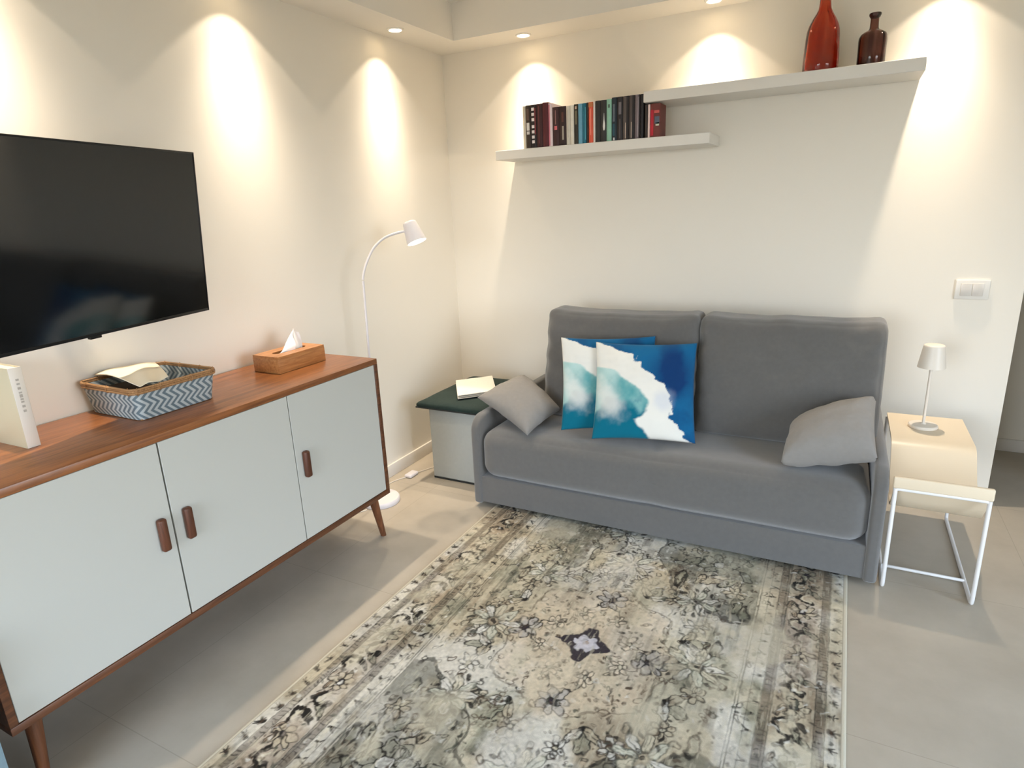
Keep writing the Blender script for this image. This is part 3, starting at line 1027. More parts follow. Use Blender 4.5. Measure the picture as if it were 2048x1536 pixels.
# folded towel
t = thing('folded_towel', 'white folded towel lying on the dark green pouf lid', 'towel', (0.40, -0.47, 0.472))
A_, B_, C_, D_ = Vector((.232, -.44, 0)), Vector((.392, -.268, 0)), Vector((.575, -.545, 0)), Vector((.420, -.715, 0))
zb = 0.4795
for k in range(3):
    z0, z1 = zb + k * 0.0085, zb + k * 0.0085 + 0.0080
    bm = bmesh.new()
    g0 = []
    n_ = 18
    ins = 0.006 * (k == 1) + 0.002 * k
    for z in (z0, z1):
        g = []
        for i in range(n_):
            u = i / (n_ - 1)
            u2 = ins + u * (1 - 2 * ins)
            row = []
            for j in range(n_):
                v = j / (n_ - 1)
                v2 = ins + v * (1 - 2 * ins)
                p = A_ * (1 - u2) * (1 - v2) + B_ * u2 * (1 - v2) + C_ * u2 * v2 + D_ * (1 - u2) * v2
                ed = 1 - max(abs(2 * u - 1), abs(2 * v - 1)) ** 8
                wav = 0.0016 * mnoise.noise(Vector((p.x * 22, p.y * 22, k)))
                zz = (z0 + z1) / 2 + (z - (z0 + z1) / 2) * (0.45 + 0.55 * ed) + wav
                row.append(bm.verts.new((p.x, p.y, zz)))
            g.append(row)
        g0.append(g)
    lo_, hi_ = g0
    for i in range(n_ - 1):
        for j in range(n_ - 1):
            bm.faces.new((lo_[i][j], lo_[i][j + 1], lo_[i + 1][j + 1], lo_[i + 1][j]))
            bm.faces.new((hi_[i][j], hi_[i + 1][j], hi_[i + 1][j + 1], hi_[i][j + 1]))
    ring = [(i, 0) for i in range(n_)] + [(n_ - 1, j) for j in range(1, n_)] + [(i, n_ - 1) for i in range(n_ - 2, -1, -1)] + [(0, j) for j in range(n_ - 2, 0, -1)]
    for (a, b), (c, d) in zip(ring, ring[1:] + ring[:1]):
        bm.faces.new((lo_[a][b], lo_[c][d], hi_[c][d], hi_[a][b]))
    part('fold_layer', bm, M['towel'], t)

# ------------------------------------------------------------------ sofa
SZ = 0.420
t = thing('sofa', 'grey fabric two seat sofa with a long single seat against the back wall', 'sofa', (1.575, -0.55, 0))
SX0, SX1, SYF, SYB = 0.660, 2.492, -0.988, -0.10
part('base_panel', B((SX0 + 0.045, -0.978, 0.030), (SX1 - 0.045, SYB, 0.175), 0.006, 2), M['sofa'], t)
# one long seat with a rounded front edge and a shallow centre tuck
def seat_fn(w, p):
    x = w.x
    d = abs(x - 1.577)
    g = math.exp(-(d / 0.010) ** 2) * 0.006 + math.exp(-(d / 0.06) ** 2) * 0.006
    if w.z > 0.3:
        w = w + Vector((0, 0, -g))
        wr = math.exp(-(d / 0.10) ** 2) * 0.006 * math.sin((w.x * 1.0 + w.y * 0.5) * 75)
        if w.y < -0.72:
            w.z += wr * math.exp(-((w.y + 0.86) / 0.09) ** 2)
    if w.y < -0.9:
        w.y += g
    w.z += 0.003 * mnoise.noise(Vector((w.x * 3, w.y * 4, w.z)))
    return w
bm = bmesh.new()
softbox(bm, (SX0 + 0.047, -0.990, 0.166), (SX1 - 0.047, -0.20, SZ), 0.075, 60, (0, 0.010, 0.012), 0, seat_fn)
part('seat', bm, M['sofa'], t)
def arm(x0, x1):
    bm = bmesh.new()
    pr = []
    r = 0.085
    zt_ = 0.495
    for k in range(9):
        a = PI / 2 * k / 8
        pr.append((SYF + r - r * math.cos(a), zt_ - r + r * math.sin(a)))
    pr += [(SYB, zt_), (SYB, 0.022), (SYF + 0.008, 0.022), (SYF, 0.03)]
    lo = [bm.verts.new((x0, y, z)) for y, z in pr]
    hi = [bm.verts.new((x1, y, z)) for y, z in pr]
    m_ = len(pr)
    for k in range(m_):
        bm.faces.new((lo[k], lo[(k + 1) % m_], hi[(k + 1) % m_], hi[k]))
    fl = bm.faces.new(lo[::-1])
    fh = bm.faces.new(hi)
    bmesh.ops.recalc_face_normals(bm, faces=list(bm.faces))
    es = list(set(fl.edges) | set(fh.edges))
    bmesh.ops.bevel(bm, geom=es, offset=0.016, segments=4, profile=0.5, affect='EDGES')
    return bm
part('arm', arm(SX0, SX0 + 0.050), M['sofa'], t)
part('arm', arm(SX1 - 0.050, SX1), M['sofa'], t)
bm = bmesh.new()
box(bm, (0.95, -0.30, 0.17), (SX1 - 0.06, SYB, 0.66), 0.02, 3)
part('back_frame', bm, M['sofa_dark'], t)
def back_cushion(x0, x1, seed):
    def fn(w, p):
        k = (w.z - SZ) / 0.55
        w.y += 0.115 * k                       # lean back
        if w.z > 0.8:
            edge = abs(p[0])
            w.z += 0.010 * (edge ** 6) - 0.012 * (1 - edge ** 2) * 0.5
            w.z += 0.004 * mnoise.noise(Vector((w.x * 8 + seed, 0, 0)))
        # seam dimples near the upper corners
        cz = math.exp(-((abs(p[0]) - 0.97) / 0.07) ** 2)
        w.y += cz * 0.006 * math.sin(w.z * 55 + seed)
        return w
    bm = bmesh.new()
    softbox(bm, (x0, -0.632, SZ - 0.004), (x1, -0.430, 0.968), 0.045, 48, (0.004, 0.038, 0.0), 0.010, fn, seed)
    return bm
part('back_cushion', back_cushion(0.893, 1.684, 1.3), M['sofa'], t)
part('back_cushion', back_cushion(1.686, 2.458, 5.1), M['sofa'], t)
for x, y in ((0.80, -0.93), (2.35, -0.93), (0.80, -0.16), (2.35, -0.16)):
    bm = bmesh.new()
    zf = 0.0098 if y < -0.6 and x > 0.764 and x < 2.394 else 0.0
    tube(bm, [(x, y, zf), (x, y, 0.031)], [0.02, 0.024], 14)
    part('foot', bm, M['foot'], t)

# ------------------------------------------------------------------ scatter cushions
def pillow(corners, thick, res=40, pinch=0.06, seed=0.0, wr=0.004, puff=0.42, under=1.0):
    """soft cushion stitched between four corner points (A,B,C,D in order)"""
    c = [Vector(p) for p in corners]
    nrm = (c[1] - c[0]).cross(c[3] - c[0]).normalized()
    nv = res + 1
    vs, fs, cols = [], [], []
    idx = {}
    for side in (1, -1):
        for i in range(nv):
            for j in range(nv):
                edge = i in (0, res) or j in (0, res)
                if side == -1 and edge:
                    continue
                u, v = i / res * 2 - 1, j / res * 2 - 1
                uu, vv = u * (1 - pinch * (1 - v * v) * u * u), v * (1 - pinch * (1 - u * u) * v * v)
                a, b = (uu + 1) / 2, (vv + 1) / 2
                p = c[0] * (1 - a) * (1 - b) + c[1] * a * (1 - b) + c[2] * a * b + c[3] * (1 - a) * b
                h = max(0.0, (1 - u * u) * (1 - v * v)) ** puff
                w = wr * mnoise.fractal(Vector((u * 2.3 + seed, v * 2.3, side)), 0.7, 2.0, 3) * (1 - h * 0.4)
                rad = math.sin(math.atan2(v, u) * 9 + seed * 3) * 0.004 * (max(abs(u), abs(v)) ** 4) * (1 if not edge else 0)
                p = p + nrm * side * (thick / 2 * h * (1 if side == 1 else under) + (0 if edge else (w + rad) * min(1, h * 2)))
                idx[(side, i, j)] = len(vs)
                if edge:
                    idx[(-side, i, j)] = len(vs)
                vs.append(p)
                cols.append((u, v, side))
    for side in (1, -1):
        for i in range(res):
            for j in range(res):
                q = [idx[(side, i, j)], idx[(side, i + 1, j)], idx[(side, i + 1, j + 1)], idx[(side, i, j + 1)]]
                fs.append(q if side == 1 else q[::-1])
    return vs, fs, cols

def mesh_obj(name, vs, fs, m, loc, dye=None):
    loc = Vector(loc)
    me = bpy.data.meshes.new(name)
    me.from_pydata([tuple(Vector(v) - loc) for v in vs], [], fs)
    me.materials.append(m)
    for p in me.polygons:
        p.use_smooth = True
    if dye is not None:
        at = me.color_attributes.new('dye', 'FLOAT_COLOR', 'POINT')
        at.data.foreach_set('color', np.asarray(dye, np.float32).ravel())
    me.update()
    o = bpy.data.objects.new(name, me)
    return link(o, None, loc)

def fbm(x, y, seed=0, octaves=5, gain=0.5):
    """value noise, 0..1"""
    r = np.random.default_rng(seed)
    tab = r.random((256, 256)).astype(np.float32)
    out = np.zeros_like(x, dtype=np.float32)
    amp, tot = 1.0, 0.0
    fx, fy = x.astype(np.float32), y.astype(np.float32)
    for o in range(octaves):
        xi, yi = np.floor(fx).astype(int), np.floor(fy).astype(int)
        tx, ty = fx - xi, fy - yi
        tx, ty = tx * tx * (3 - 2 * tx), ty * ty * (3 - 2 * ty)
        a, b = tab[xi & 255, yi & 255], tab[(xi + 1) & 255, yi & 255]
        c, d = tab[xi & 255, (yi + 1) & 255], tab[(xi + 1) & 255, (yi + 1) & 255]
        out += amp * ((a * (1 - tx) + b * tx) * (1 - ty) + (c * (1 - tx) + d * tx) * ty)
        tot += amp
        amp *= gain
        fx, fy = fx * 2.03 + 17.3, fy * 2.03 + 5.1
    return out / tot

def sstep(a, b, x):
    t_ = np.clip((x - a) / (b - a), 0, 1)
    return t_ * t_ * (3 - 2 * t_)

def sea_print(uvs):
    a = np.array(uvs, dtype=np.float32)
    x, y = (a[:, 0] + 1) / 2, (a[:, 1] + 1) / 2
    n1 = fbm(x * 6, y * 6, 3) - 0.5
    n2 = fbm(x * 22, y * 22, 4) - 0.5
    n3 = fbm(x * 3, y * 3, 5)
    # coast line between foam and deep blue
    yb = np.array([0, .08, .22, .35, .45, .56, .64, .79, .86, .90, .95, 1.0])
    xb = np.array([.95, .89, .76, .77, .76, .66, .56, .41, .40, .27, .18, .03])
    xl = np.interp(y, yb, xb) + n1 * 0.13 + n2 * 0.07
    yt = np.array([0, .04, .2, .27, .39, .5, .58, .69, .74, .80, 1.0])
    xt = np.array([.58, .56, .47, .53, .54, .47, .33, .20, .02, -.1, -.4])
    xw = np.interp(y, yt, xt) + n1 * 0.12 + n2 * 0.03
    def C(*c):
        return np.array(lin(c), dtype=np.float32)
    white = C(222, 220, 212)[None] * (0.96 + 0.08 * n3[:, None])
    bl = np.clip(sstep(.40, .75, fbm(x * 4 + 4, y * 4, 8)) * .6 + sstep(.34, .05, np.hypot(x - .78, y - .66)) * .9, 0, 1)[:, None]
    blue = C(20, 92, 136)[None] * (1 - bl) + C(14, 52, 100)[None] * bl
    pale = C(176, 204, 200)[None]
    teal = C(72, 146, 150)[None]
    deep = C(8, 100, 122)[None]
    f = sstep(.30, .72, fbm(x * 4 + 9, y * 4, 12) * 0.6 + (1 - y) * 0.45)[:, None]
    tl = pale * (1 - f) + teal * f
    g = sstep(.40, .20, y + n1 * 0.5 + n2 * .12 - .10 * x)[:, None]
    tl = tl * (1 - g) + deep * g
    cl = sstep(.26, .03, np.hypot((x - .13) * 1.1, y - .43 + .25 * (x - .13)) + n1 * .22 + n2 * .06)[:, None] * 0.75
    tl = tl * (1 - cl) + white * cl
    m1 = sstep(-0.006, 0.006, x - xl)[:, None]
    m2 = sstep(-0.030, 0.012, x - xw + n2 * .06)[:, None]
    col = tl * (1 - m2) + white * m2
    col = col * (1 - m1) + blue * m1
    lav = sstep(.15, .03, np.hypot(x - .69, y - .40) + n1 * .1)[:, None] * 0.40
    col = col * (1 - lav) + C(176, 186, 206)[None] * lav
    back = (a[:, 2] < 0)[:, None]
    col = np.where(back, C(24, 88, 128)[None], col)
    return np.concatenate([col, np.ones((len(col), 1), np.float32)], 1)

M['sea'] = attr_mat('sea_print_cotton', 0.9, 800, 0.25)
def sq_corners(c, rx, rz, s):
    R = Matrix.Rotation(rz, 3, 'Z') @ Matrix.Rotation(rx, 3, 'X')
    return [Vector(c) + R @ Vector((a * s / 2, 0, b * s / 2)) for a, b in ((-1, -1), (1, -1), (1, 1), (-1, 1))]
def sea_cushion(c, rx, rz, s, th, seed, label):
    vs, fs, cols = pillow(sq_corners(c, rx, rz, s), th, 110, 0.05, seed, 0.004, 0.42, 0.45)
    o = mesh_obj('throw_cushion', vs, fs, M['sea'], c, sea_print(cols))
    return tag(o, label, 'cushion', 'blue sea print cushions')
sea_cushion((1.309, -0.741, 0.667), -0.40, 0.36, 0.456, 0.09, 2.0, 'blue sea print cushion partly hidden behind its twin on the sofa')
sea_cushion((1.496, -0.778, 0.655), -0.46, 0.243, 0.467, 0.115, 6.0, 'blue sea print cushion in front of its twin on the sofa')
vs, fs, cols = pillow([(.625, -.840, .5495), (.982, -.980, .436), (1.052, -.725, .498), (.760, -.555, .612)], 0.17, 44, 0.06, 3.0, 0.005, 0.42, 0.3)
tag(mesh_obj('throw_cushion', vs, fs, M['greycush'], (.84, -.72, .5)), 'plain grey cushion slumped over the left arm of the sofa', 'cushion', 'plain grey cushions on the sofa arms')
vs, fs, cols = pillow([(2.110, -.925, .452), (2.448, -.915, .518), (2.434, -.665, .680), (2.127, -.705, .535)], 0.22, 44, 0.05, 9.0, 0.006, 0.30, 0.62)
tag(mesh_obj('throw_cushion', vs, fs, M['greycush'], (2.3, -.75, .52)), 'plain grey cushion leaning on the right arm of the sofa', 'cushion', 'plain grey cushions on the sofa arms')

# ------------------------------------------------------------------ side table with magazine trough
t = thing('side_table', 'white bent sheet side table on a thin tube frame beside the sofa', 'side table', (2.66, -0.59, 0))
TX0, TX1 = 2.512, 2.806
path = [(-.215, .495), (-.575, .495)]
def arc(p0, p1, p2, n=6):
    return [((1 - s) ** 2 * p0[0] + 2 * s * (1 - s) * p1[0] + s * s * p2[0], (1 - s) ** 2 * p0[1] + 2 * s * (1 - s) * p1[1] + s * s * p2[1])
            for s in [k / n for k in range(n + 1)]]
path = [(-.215, .495), (-.40, .495)] + arc((-.560, .495), (-.605, .495), (-.630, .465)) + [(-.70, .395)] + \
       arc((-.775, .335), (-.815, .300), (-.855, .325), 8) + [(-.90, .375)] + arc((-.940, .440), (-.955, .462), (-.957, .474), 4)
TT = 0.011
def sheet_profile(path, x0, x1, th):
    bm = bmesh.new()
    n_ = len(path)
    up, dn = [], []
    for i, (y, z) in enumerate(path):
        a, b = path[max(0, i - 1)], path[min(n_ - 1, i + 1)]
        d = Vector((b[0] - a[0], b[1] - a[1])).normalized()
        nn = Vector((d.y, -d.x))
        up.append((y, z))
        dn.append((y - nn.x * th, z - nn.y * th))
    outl = up + dn[::-1]
    lo = [bm.verts.new((x0, y, z)) for y, z in outl]
    hi = [bm.verts.new((x1, y, z)) for y, z in outl]
    m_ = len(outl)
    for k in range(m_):
        bm.faces.new((lo[k], lo[(k + 1) % m_], hi[(k + 1) % m_], hi[k]))
    for i in range(n_ - 1):
        bm.faces.new((lo[i], lo[m_ - 1 - i], lo[m_ - 2 - i], lo[i + 1]))
        bm.faces.new((hi[i], hi[i + 1], hi[m_ - 2 - i], hi[m_ - 1 - i]))
    return bm
part('tabletop', sheet_profile(path, TX0, TX1, TT), M['table'], t, angle=30)
bm = bmesh.new()
box(bm, (TX0 - 0.008, -0.972, 0.432), (TX1 + 0.006, -0.953, 0.478), 0.006, 3)
part('front_lip', bm, M['table'], t)
fr = 0.0075
def sled(x):
    return [(x, -.965, 0.432), (x, -.965, fr + 0.02), (x, -.960, fr + 0.006), (x, -.945, fr), (x, -.26, fr), (x, -.245, fr + 0.006), (x, -.24, fr + 0.02), (x, -.24, 0.483)]
for x in (TX0 + 0.002, TX1 - 0.004):
    bm = bmesh.new()
    tube(bm, sled(x), fr, 12)
    part('leg_frame', bm, M['white_metal'], t)
bm = bmesh.new()
tube(bm, [(TX0 + 0.002, -.964, .424), (TX0 + .012, -.964, .429), (TX1 - .014, -.964, .429), (TX1 - .004, -.964, .424)], fr, 12)
part('top_bar', bm, M['white_metal'], t)
bm = bmesh.new()
tube(bm, [(TX0 + 0.004, -.803, fr + .0055), (TX1 - 0.006, -.803, fr + .0055)], fr * .85, 12)
part('cross_bar', bm, M['white_metal'], t)

# table lamp
LC = (2.640, -0.385, 0.4955)
t = thing('table_lamp', 'slim white cordless table lamp standing on the white side table', 'table lamp', LC)
bm = bmesh.new()
lathe(bm, [(0, 0), (.055, 0), (.057, .003), (.057, .010), (.053, .014), (.012, .016), (.009, .020), (0, .020)], LC, n=44)
part('base', bm, M['lamp_cream'], t)
bm = bmesh.new()
tube(bm, [(LC[0], LC[1], LC[2] + .015), (LC[0], LC[1], LC[2] + .34)], .0058, 14)
part('stem', bm, M['lamp_cream'], t)
bm = bmesh.new()
lathe(bm, [(0, .372), (.034, .372), (.0385, .369), (.040, .363), (.053, .272), (.0515, .272), (.038, .362), (0, .366)], LC, n=44)
part('shade', bm, M['lamp_cream'], t, angle=50)
bm = bmesh.new()
lathe(bm, [(0, .330), (.030, .330), (.030, .336), (0, .336)], LC, n=30)
part('diffuser', bm, M['switch'], t)

# ------------------------------------------------------------------ armchair corner at the lower left edge
t = thing('armchair', 'pale blue upholstered armchair mostly outside the lower left corner of the photo', 'armchair', (0.30, -3.40, 0))
bm = bmesh.new()
softbox(bm, (0.03, -3.78, 0.05), (0.542, -3.016, 0.36), 0.02, 16, (0, 0, 0))
part('seat_base', bm, M['blue'], t)
bm = bmesh.new()
softbox(bm, (0.16, -3.665, 0.355), (0.545, -3.125, 0.45), 0.04, 16, (0, 0, 0.012))
part('seat_cushion', bm, M['blue'], t)
for y0, y1 in ((-3.78, -3.675), (-3.117, -3.016)):
    bm = bmesh.new()
    softbox(bm, (0.03, y0, 0.355), (0.535, y1, 0.56), 0.04, 14, (0, 0, 0.006))
    part('arm', bm, M['blue'], t)
bm = bmesh.new()
softbox(bm, (0.03, -3.67, 0.355), (0.165, -3.122, 0.80), 0.05, 18, (0.01, 0, 0))
part('backrest', bm, M['blue'], t)
for x, y in ((0.08, -3.72), (0.49, -3.72), (0.08, -3.07), (0.49, -3.07)):
    bm = bmesh.new()
    tube(bm, [(x, y, 0), (x, y, 0.055)], [0.014, 0.02], 12)
    part('leg', bm, M['legwood'], t)

# ------------------------------------------------------------------ rug: dyed pile painted knot by knot
def make_rug():
    RX0, RX1, RY0, RY1 = 0.764, 2.394, -2.915, -0.610
    st = 0.0026
    nx, ny = int((RX1 - RX0) / st) + 1, int((RY1 - RY0) / st) + 1
    gx = np.linspace(RX0, RX1, nx, dtype=np.float32)
    gy = np.linspace(RY0, RY1, ny, dtype=np.float32)
    CX, CY = (RX0 + RX1) / 2, (RY0 + RY1) / 2
    HX, HY = (RX1 - RX0) / 2, (RY1 - RY0) / 2
    U, V = np.meshgrid(gx - CX, gy - CY, indexing='ij')
    R = np.random.default_rng(5)
    def C(*c):
        return np.array(lin(c), dtype=np.float32)
    cream, sand, sage, taupe, white = C(200, 192, 170), C(182, 170, 146), C(138, 137, 118), C(146, 126, 104), C(216, 213, 204)
    ink, brown, plum, grn = C(38, 34, 29), C(74, 58, 44), C(50, 43, 50), C(74, 77, 66)
    n_big = fbm(U * 3.2 + 9, V * 2.4 + 5, 21, 5)
    n_mid = fbm(U * 9 + 3, V * 6 + 2, 22, 5)
    n_str = fbm(U * 70 + 30, V * 5 + 30, 23, 4)
    n_fin = fbm(U * 60 + 70, V * 60 + 70, 24, 3)
    col = np.empty(U.shape + (3,), np.float32)
    k = sstep(.35, .65, n_big)[..., None]
    col[:] = cream * (1 - k) + sand * k
    k = (sstep(.52, .72, n_mid) * .75)[..., None]
    col[:] = col * (1 - k) + sage * k
    k = (sstep(.50, .68, fbm(U * 5 + 50, V * 4 + 11, 25, 4)) * .45)[..., None]
    col[:] = col * (1 - k) + taupe * k
    k = (sstep(.50, .66, fbm(U * 6 + 80, V * 4 + 31, 26, 4)) * .7)[..., None]
    col[:] = col * (1 - k) + white * k
    # worn streaks along the length, in patches
    pm = sstep(.45, .6, fbm(U * 4 + 7, V * 3 + 90, 27, 3))
    k = ((sstep(.5, .75, n_str) * pm) * .42)[..., None]
    col[:] = col * (1 - k) + grn * k
    k = ((sstep(.5, .22, n_str) * pm) * .35)[..., None]
    col[:] = col * (1 - k) + cream * k
    fade = 0.50 + 0.55 * sstep(.32, .55, fbm(U * 5 + 40, V * 4 + 60, 28, 4))
    fade = fade * (0.72 + 0.5 * n_fin)
    def win(u, v, r):
        i0, i1 = int((u - r + HX) / st), int((u + r + HX) / st) + 2
        j0, j1 = int((v - r + HY) / st), int((v + r + HY) / st) + 2
        i0, j0, i1, j1 = max(i0, 0), max(j0, 0), min(i1, nx), min(j1, ny)
        if i0 >= i1 or j0 >= j1:
            return None
        return slice(i0, i1), slice(j0, j1)
    # knots wander: motifs are drawn through a slightly warped, broken-up grid
    Uw = U + (fbm(U * 16 + 5, V * 16 + 5, 51, 3) - .5) * .030 + (fbm(U * 60 + 5, V * 60 + 5, 52, 2) - .5) * .010
    Vw = V + (fbm(U * 16 + 45, V * 16 + 25, 53, 3) - .5) * .034 + (fbm(U * 60 + 45, V * 60 + 5, 54, 2) - .5) * .012
    gaps = 0.48 + 0.60 * sstep(.34, .50, fbm(U * 42 + 80, V * 24 + 80, 55, 3))
    def put(sl, a, c, s=1.0):
        a = (np.clip(a * s, 0, 1) * np.clip(fade[sl] * gaps[sl], 0, 1))[..., None]
        col[sl] = col[sl] * (1 - a) + c * a
    aa = 0.0022
    def ell(u, v, a, b, rot, c, fill=True, w=0.004, s=1.0):
        sl = win(u, v, max(a, b) + .012)
        if sl is None:
            return
        x, y = Uw[sl] - u, Vw[sl] - v
        ca, sa = math.cos(rot), math.sin(rot)
        p, q = x * ca + y * sa, -x * sa + y * ca
        d = (np.sqrt((p / a) ** 2 + (q / b) ** 2) - 1) * min(a, b)
        d = d + (n_fin[sl] - .5) * .006
        m = sstep(aa, -aa, d) if fill else sstep(w / 2 + aa, w / 2 - aa, np.abs(d))
        put(sl, m, c, s)
    def seg(u0, v0, u1, v1, w, c, s=1.0):
        um, vm = (u0 + u1) / 2, (v0 + v1) / 2
        L = math.hypot(u1 - u0, v1 - v0)
        sl = win(um, vm, L / 2 + w + .006)
        if sl is None or L < 1e-6:
            return
        x, y = Uw[sl] - u0, Vw[sl] - v0
        dx, dy = (u1 - u0) / L, (v1 - v0) / L
        t_ = np.clip(x * dx + y * dy, 0, L)
        d = np.hypot(x - t_ * dx, y - t_ * dy) - w / 2 * (1 - .5 * t_ / L) + (n_fin[sl] - .5) * .005
        put(sl, sstep(aa, -aa, d), c, s)
    def curve(pts, w, c, s=1.0):
        for (a, b), (c_, d) in zip(pts, pts[1:]):
            seg(a, b, c_, d, w, c, s)
    def leaf(u, v, L, W, rot, fillc, s=1.0):
        cu, cv = u + math.cos(rot) * L / 2, v + math.sin(rot) * L / 2
        ell(cu, cv, L / 2, W / 2, rot, fillc, True, s=.75 * s)
        ell(cu, cv, L / 2, W / 2, rot, ink, False, .0045, s)
        seg(u, v, u + math.cos(rot) * L * .8, v + math.sin(rot) * L * .8, .003, ink, .7 * s)
    def flower(u, v, r, n, rot, fillc, s=1.0, inner=None):
        for q in range(n):
            a = rot + 2 * PI * q / n
            ell(u + math.cos(a) * r * .6, v + math.sin(a) * r * .6, r * .42, r * .26, a, fillc, True, s=.8 * s)
            ell(u + math.cos(a) * r * .6, v + math.sin(a) * r * .6, r * .42, r * .26, a, ink, False, .0042, s)
        ell(u, v, r * .22, r * .22, 0, inner if inner is not None else cream, True, s=s)
        ell(u, v, r * .24, r * .24, 0, ink, False, .004, s)
    def comma(u, v, r, a0, da, w, c, s=1.0):
        pts = [(u + math.cos(a0 + da * q / 8) * r * (1 - .45 * q / 8), v + math.sin(a0 + da * q / 8) * r * (1 - .45 * q / 8)) for q in range(9)]
        curve(pts, w, c, s)
        ell(pts[-1][0], pts[-1][1], w * .9, w * .9, 0, c, True, s=s)
    def mirror(f):
        for su in (1, -1):
            for sv in (1, -1):
                f(su, sv)
    # ---- field and border ground
    dU, dV = HX - np.abs(U), HY - np.abs(V)
    D = np.minimum(dU, dV)
    bd = (sstep(.078, .088, D) * sstep(.205, .195, D))
    k = (bd * sstep(.30, .62, n_mid) * .62)[..., None]
    col[:] = col * (1 - k) + taupe * k
    g1 = sstep(.055, .060, D) * sstep(.086, .081, D)
    g2 = sstep(.200, .205, D) * sstep(.236, .231, D)
    k = (np.maximum(g1, g2) * (.35 + .4 * n_mid))[..., None]
    col[:] = col * (1 - k) + brown * k
    for d0, w_, s_ in ((.056, .003, .8), (.084, .003, .8), (.202, .003, .85), (.212, .0025, .6), (.235, .003, .8), (.268, .0025, .6), (.297, .004, .8), (.306, .003, .7)):
        a = sstep(w_ / 2 + aa, w_ / 2 - aa, np.abs(D - d0 + (n_fin - .5) * .004)) * s_ * np.clip(fade, 0, 1)
        col[:] = col * (1 - a[..., None]) + ink * a[..., None]
    def along(d, pitch, f):
        """run f(u, v, rot) along the four sides at distance d from the edge"""
        n_ = int((2 * HY - 2 * d) / pitch)
        for q in range(n_ + 1):
            v = -HY + d + (2 * HY - 2 * d) * q / n_
            f(HX - d, v, 0.0)
            f(-HX + d, v, PI)
        n_ = int((2 * HX - 2 * d) / pitch)
        for q in range(1, n_):
            u = -HX + d + (2 * HX - 2 * d) * q / n_
            f(u, HY - d, PI / 2)
            f(u, -HY + d, -PI / 2)
    def bud(u, v, rot):
        s = R.uniform(.65, 1)
        for da in (-.85, 0, .85):
            leafd = rot + da
            seg(u, v, u + math.cos(leafd) * .019, v + math.sin(leafd) * .019, .009, ink, s)
        ell(u - math.cos(rot) * .006, v - math.sin(rot) * .006, .007, .009, rot, ink, True, s=s)
        seg(u - math.cos(rot + PI / 2) * .012, v - math.sin(rot + PI / 2) * .012, u + math.cos(rot + PI / 2) * .012, v + math.sin(rot + PI / 2) * .012, .006, brown, .8 * s)
    along(.036, .062, bud)
    def tick(u, v, rot):
        seg(u - math.cos(rot) * .009, v - math.sin(rot) * .009, u + math.cos(rot) * .009, v + math.sin(rot) * .009, .0055, ink, R.uniform(.4, .9))
    along(.070, .017, tick)
    along(.219, .019, tick)
    def smalleaf(u, v, rot):
        a = rot + PI + R.uniform(-.3, .3)
        for da in (-.7, .5):
            seg(u, v, u + math.cos(a + da) * .022, v + math.sin(a + da) * .022, .010, ink, R.uniform(.6, 1))
        ell(u + math.cos(rot) * .005, v + math.sin(rot) * .005, .006, .006, 0, ink, True, s=.8)
    along(.252, .058, smalleaf)
    def bead(u, v, rot):
        if R.random() < .8:
            ell(u, v, .007, .011, rot, ink, R.random() < .6, .004, R.uniform(.5, .95))
            ell(u + R.uniform(-.006, .006), v + .016, .006, .004, rot, brown, True, s=.6)
    along(.283, .060, bead)
    st_i = [0]
    def scroll(u, v, rot):
        st_i[0] += 1
        sg = 1 if st_i[0] % 2 else -1
        nx_, ny_ = math.cos(rot), math.sin(rot)
        tx_, ty_ = -ny_, nx_
        def P(a, b):
            return u + nx_ * a + tx_ * b, v + ny_ * a + ty_ * b
        x, y = P(0, 0)
        flower(x, y, .046, 7, rot, R.choice([0, 1]) * (sage - sand) + sand, .95, plum)
        for b, ra in ((.085, 1), (-.085, -1)):
            x, y = P(.014 * sg * ra, b)
            comma(x, y, .040, rot + 1.2 * ra * sg, 3.6 * ra, .018, ink, 1.0)
            comma(x, y, .026, rot + 1.6 * ra * sg, 3.0 * ra, .008, cream, .8)
            x2, y2 = P(-.026 * sg * ra, b * 1.0)
            ell(x2, y2, .022, .010, rot + .8 * ra, ink, True, s=.9)
            x3, y3 = P(.030 * sg, b * 1.35)
            leaf(x3, y3, .045, .022, rot + PI / 2 * ra + .5, sage, .9)
            x4, y4 = P(-.034 * sg, b * .55)
            leaf(x4, y4, .042, .018, rot - PI / 2 * ra - .3, taupe, .9)
        for q in range(22):
            x, y = P(R.uniform(-.052, .052), R.uniform(-.12, .12))
            ell(x, y, R.uniform(.004, .012), R.uniform(.003, .006), R.uniform(0, 3), (ink, ink, brown, white)[q % 4], True, s=R.uniform(.5, 1))
    along(.143, .235, scroll)
    # ---- corner spandrels: darker ground with leafy sprays
    sp = np.hypot((np.abs(U) - (HX - .30)) / .44, (np.abs(V) - (HY - .30)) / .52)
    sp = sp + .05 * np.sin(np.arctan2(HY - .3 - np.abs(V), HX - .3 - np.abs(U) + 1e-6) * 12) + (n_mid - .5) * .25
    inside = (D > .306)
    spm = sstep(1.03, .97, sp) * inside
    k = (spm * (.06 + .55 * sstep(.35, .6, fbm(U * 7 + 61, V * 5 + 13, 41, 4))))[..., None]
    col[:] = col * (1 - k) + grn * k
    a = sstep(.018, .008, np.abs(sp - 1.0)) * inside * np.clip(fade * fade, 0, 1) * .7
    col[:] = col * (1 - a[..., None]) + ink * a[..., None]
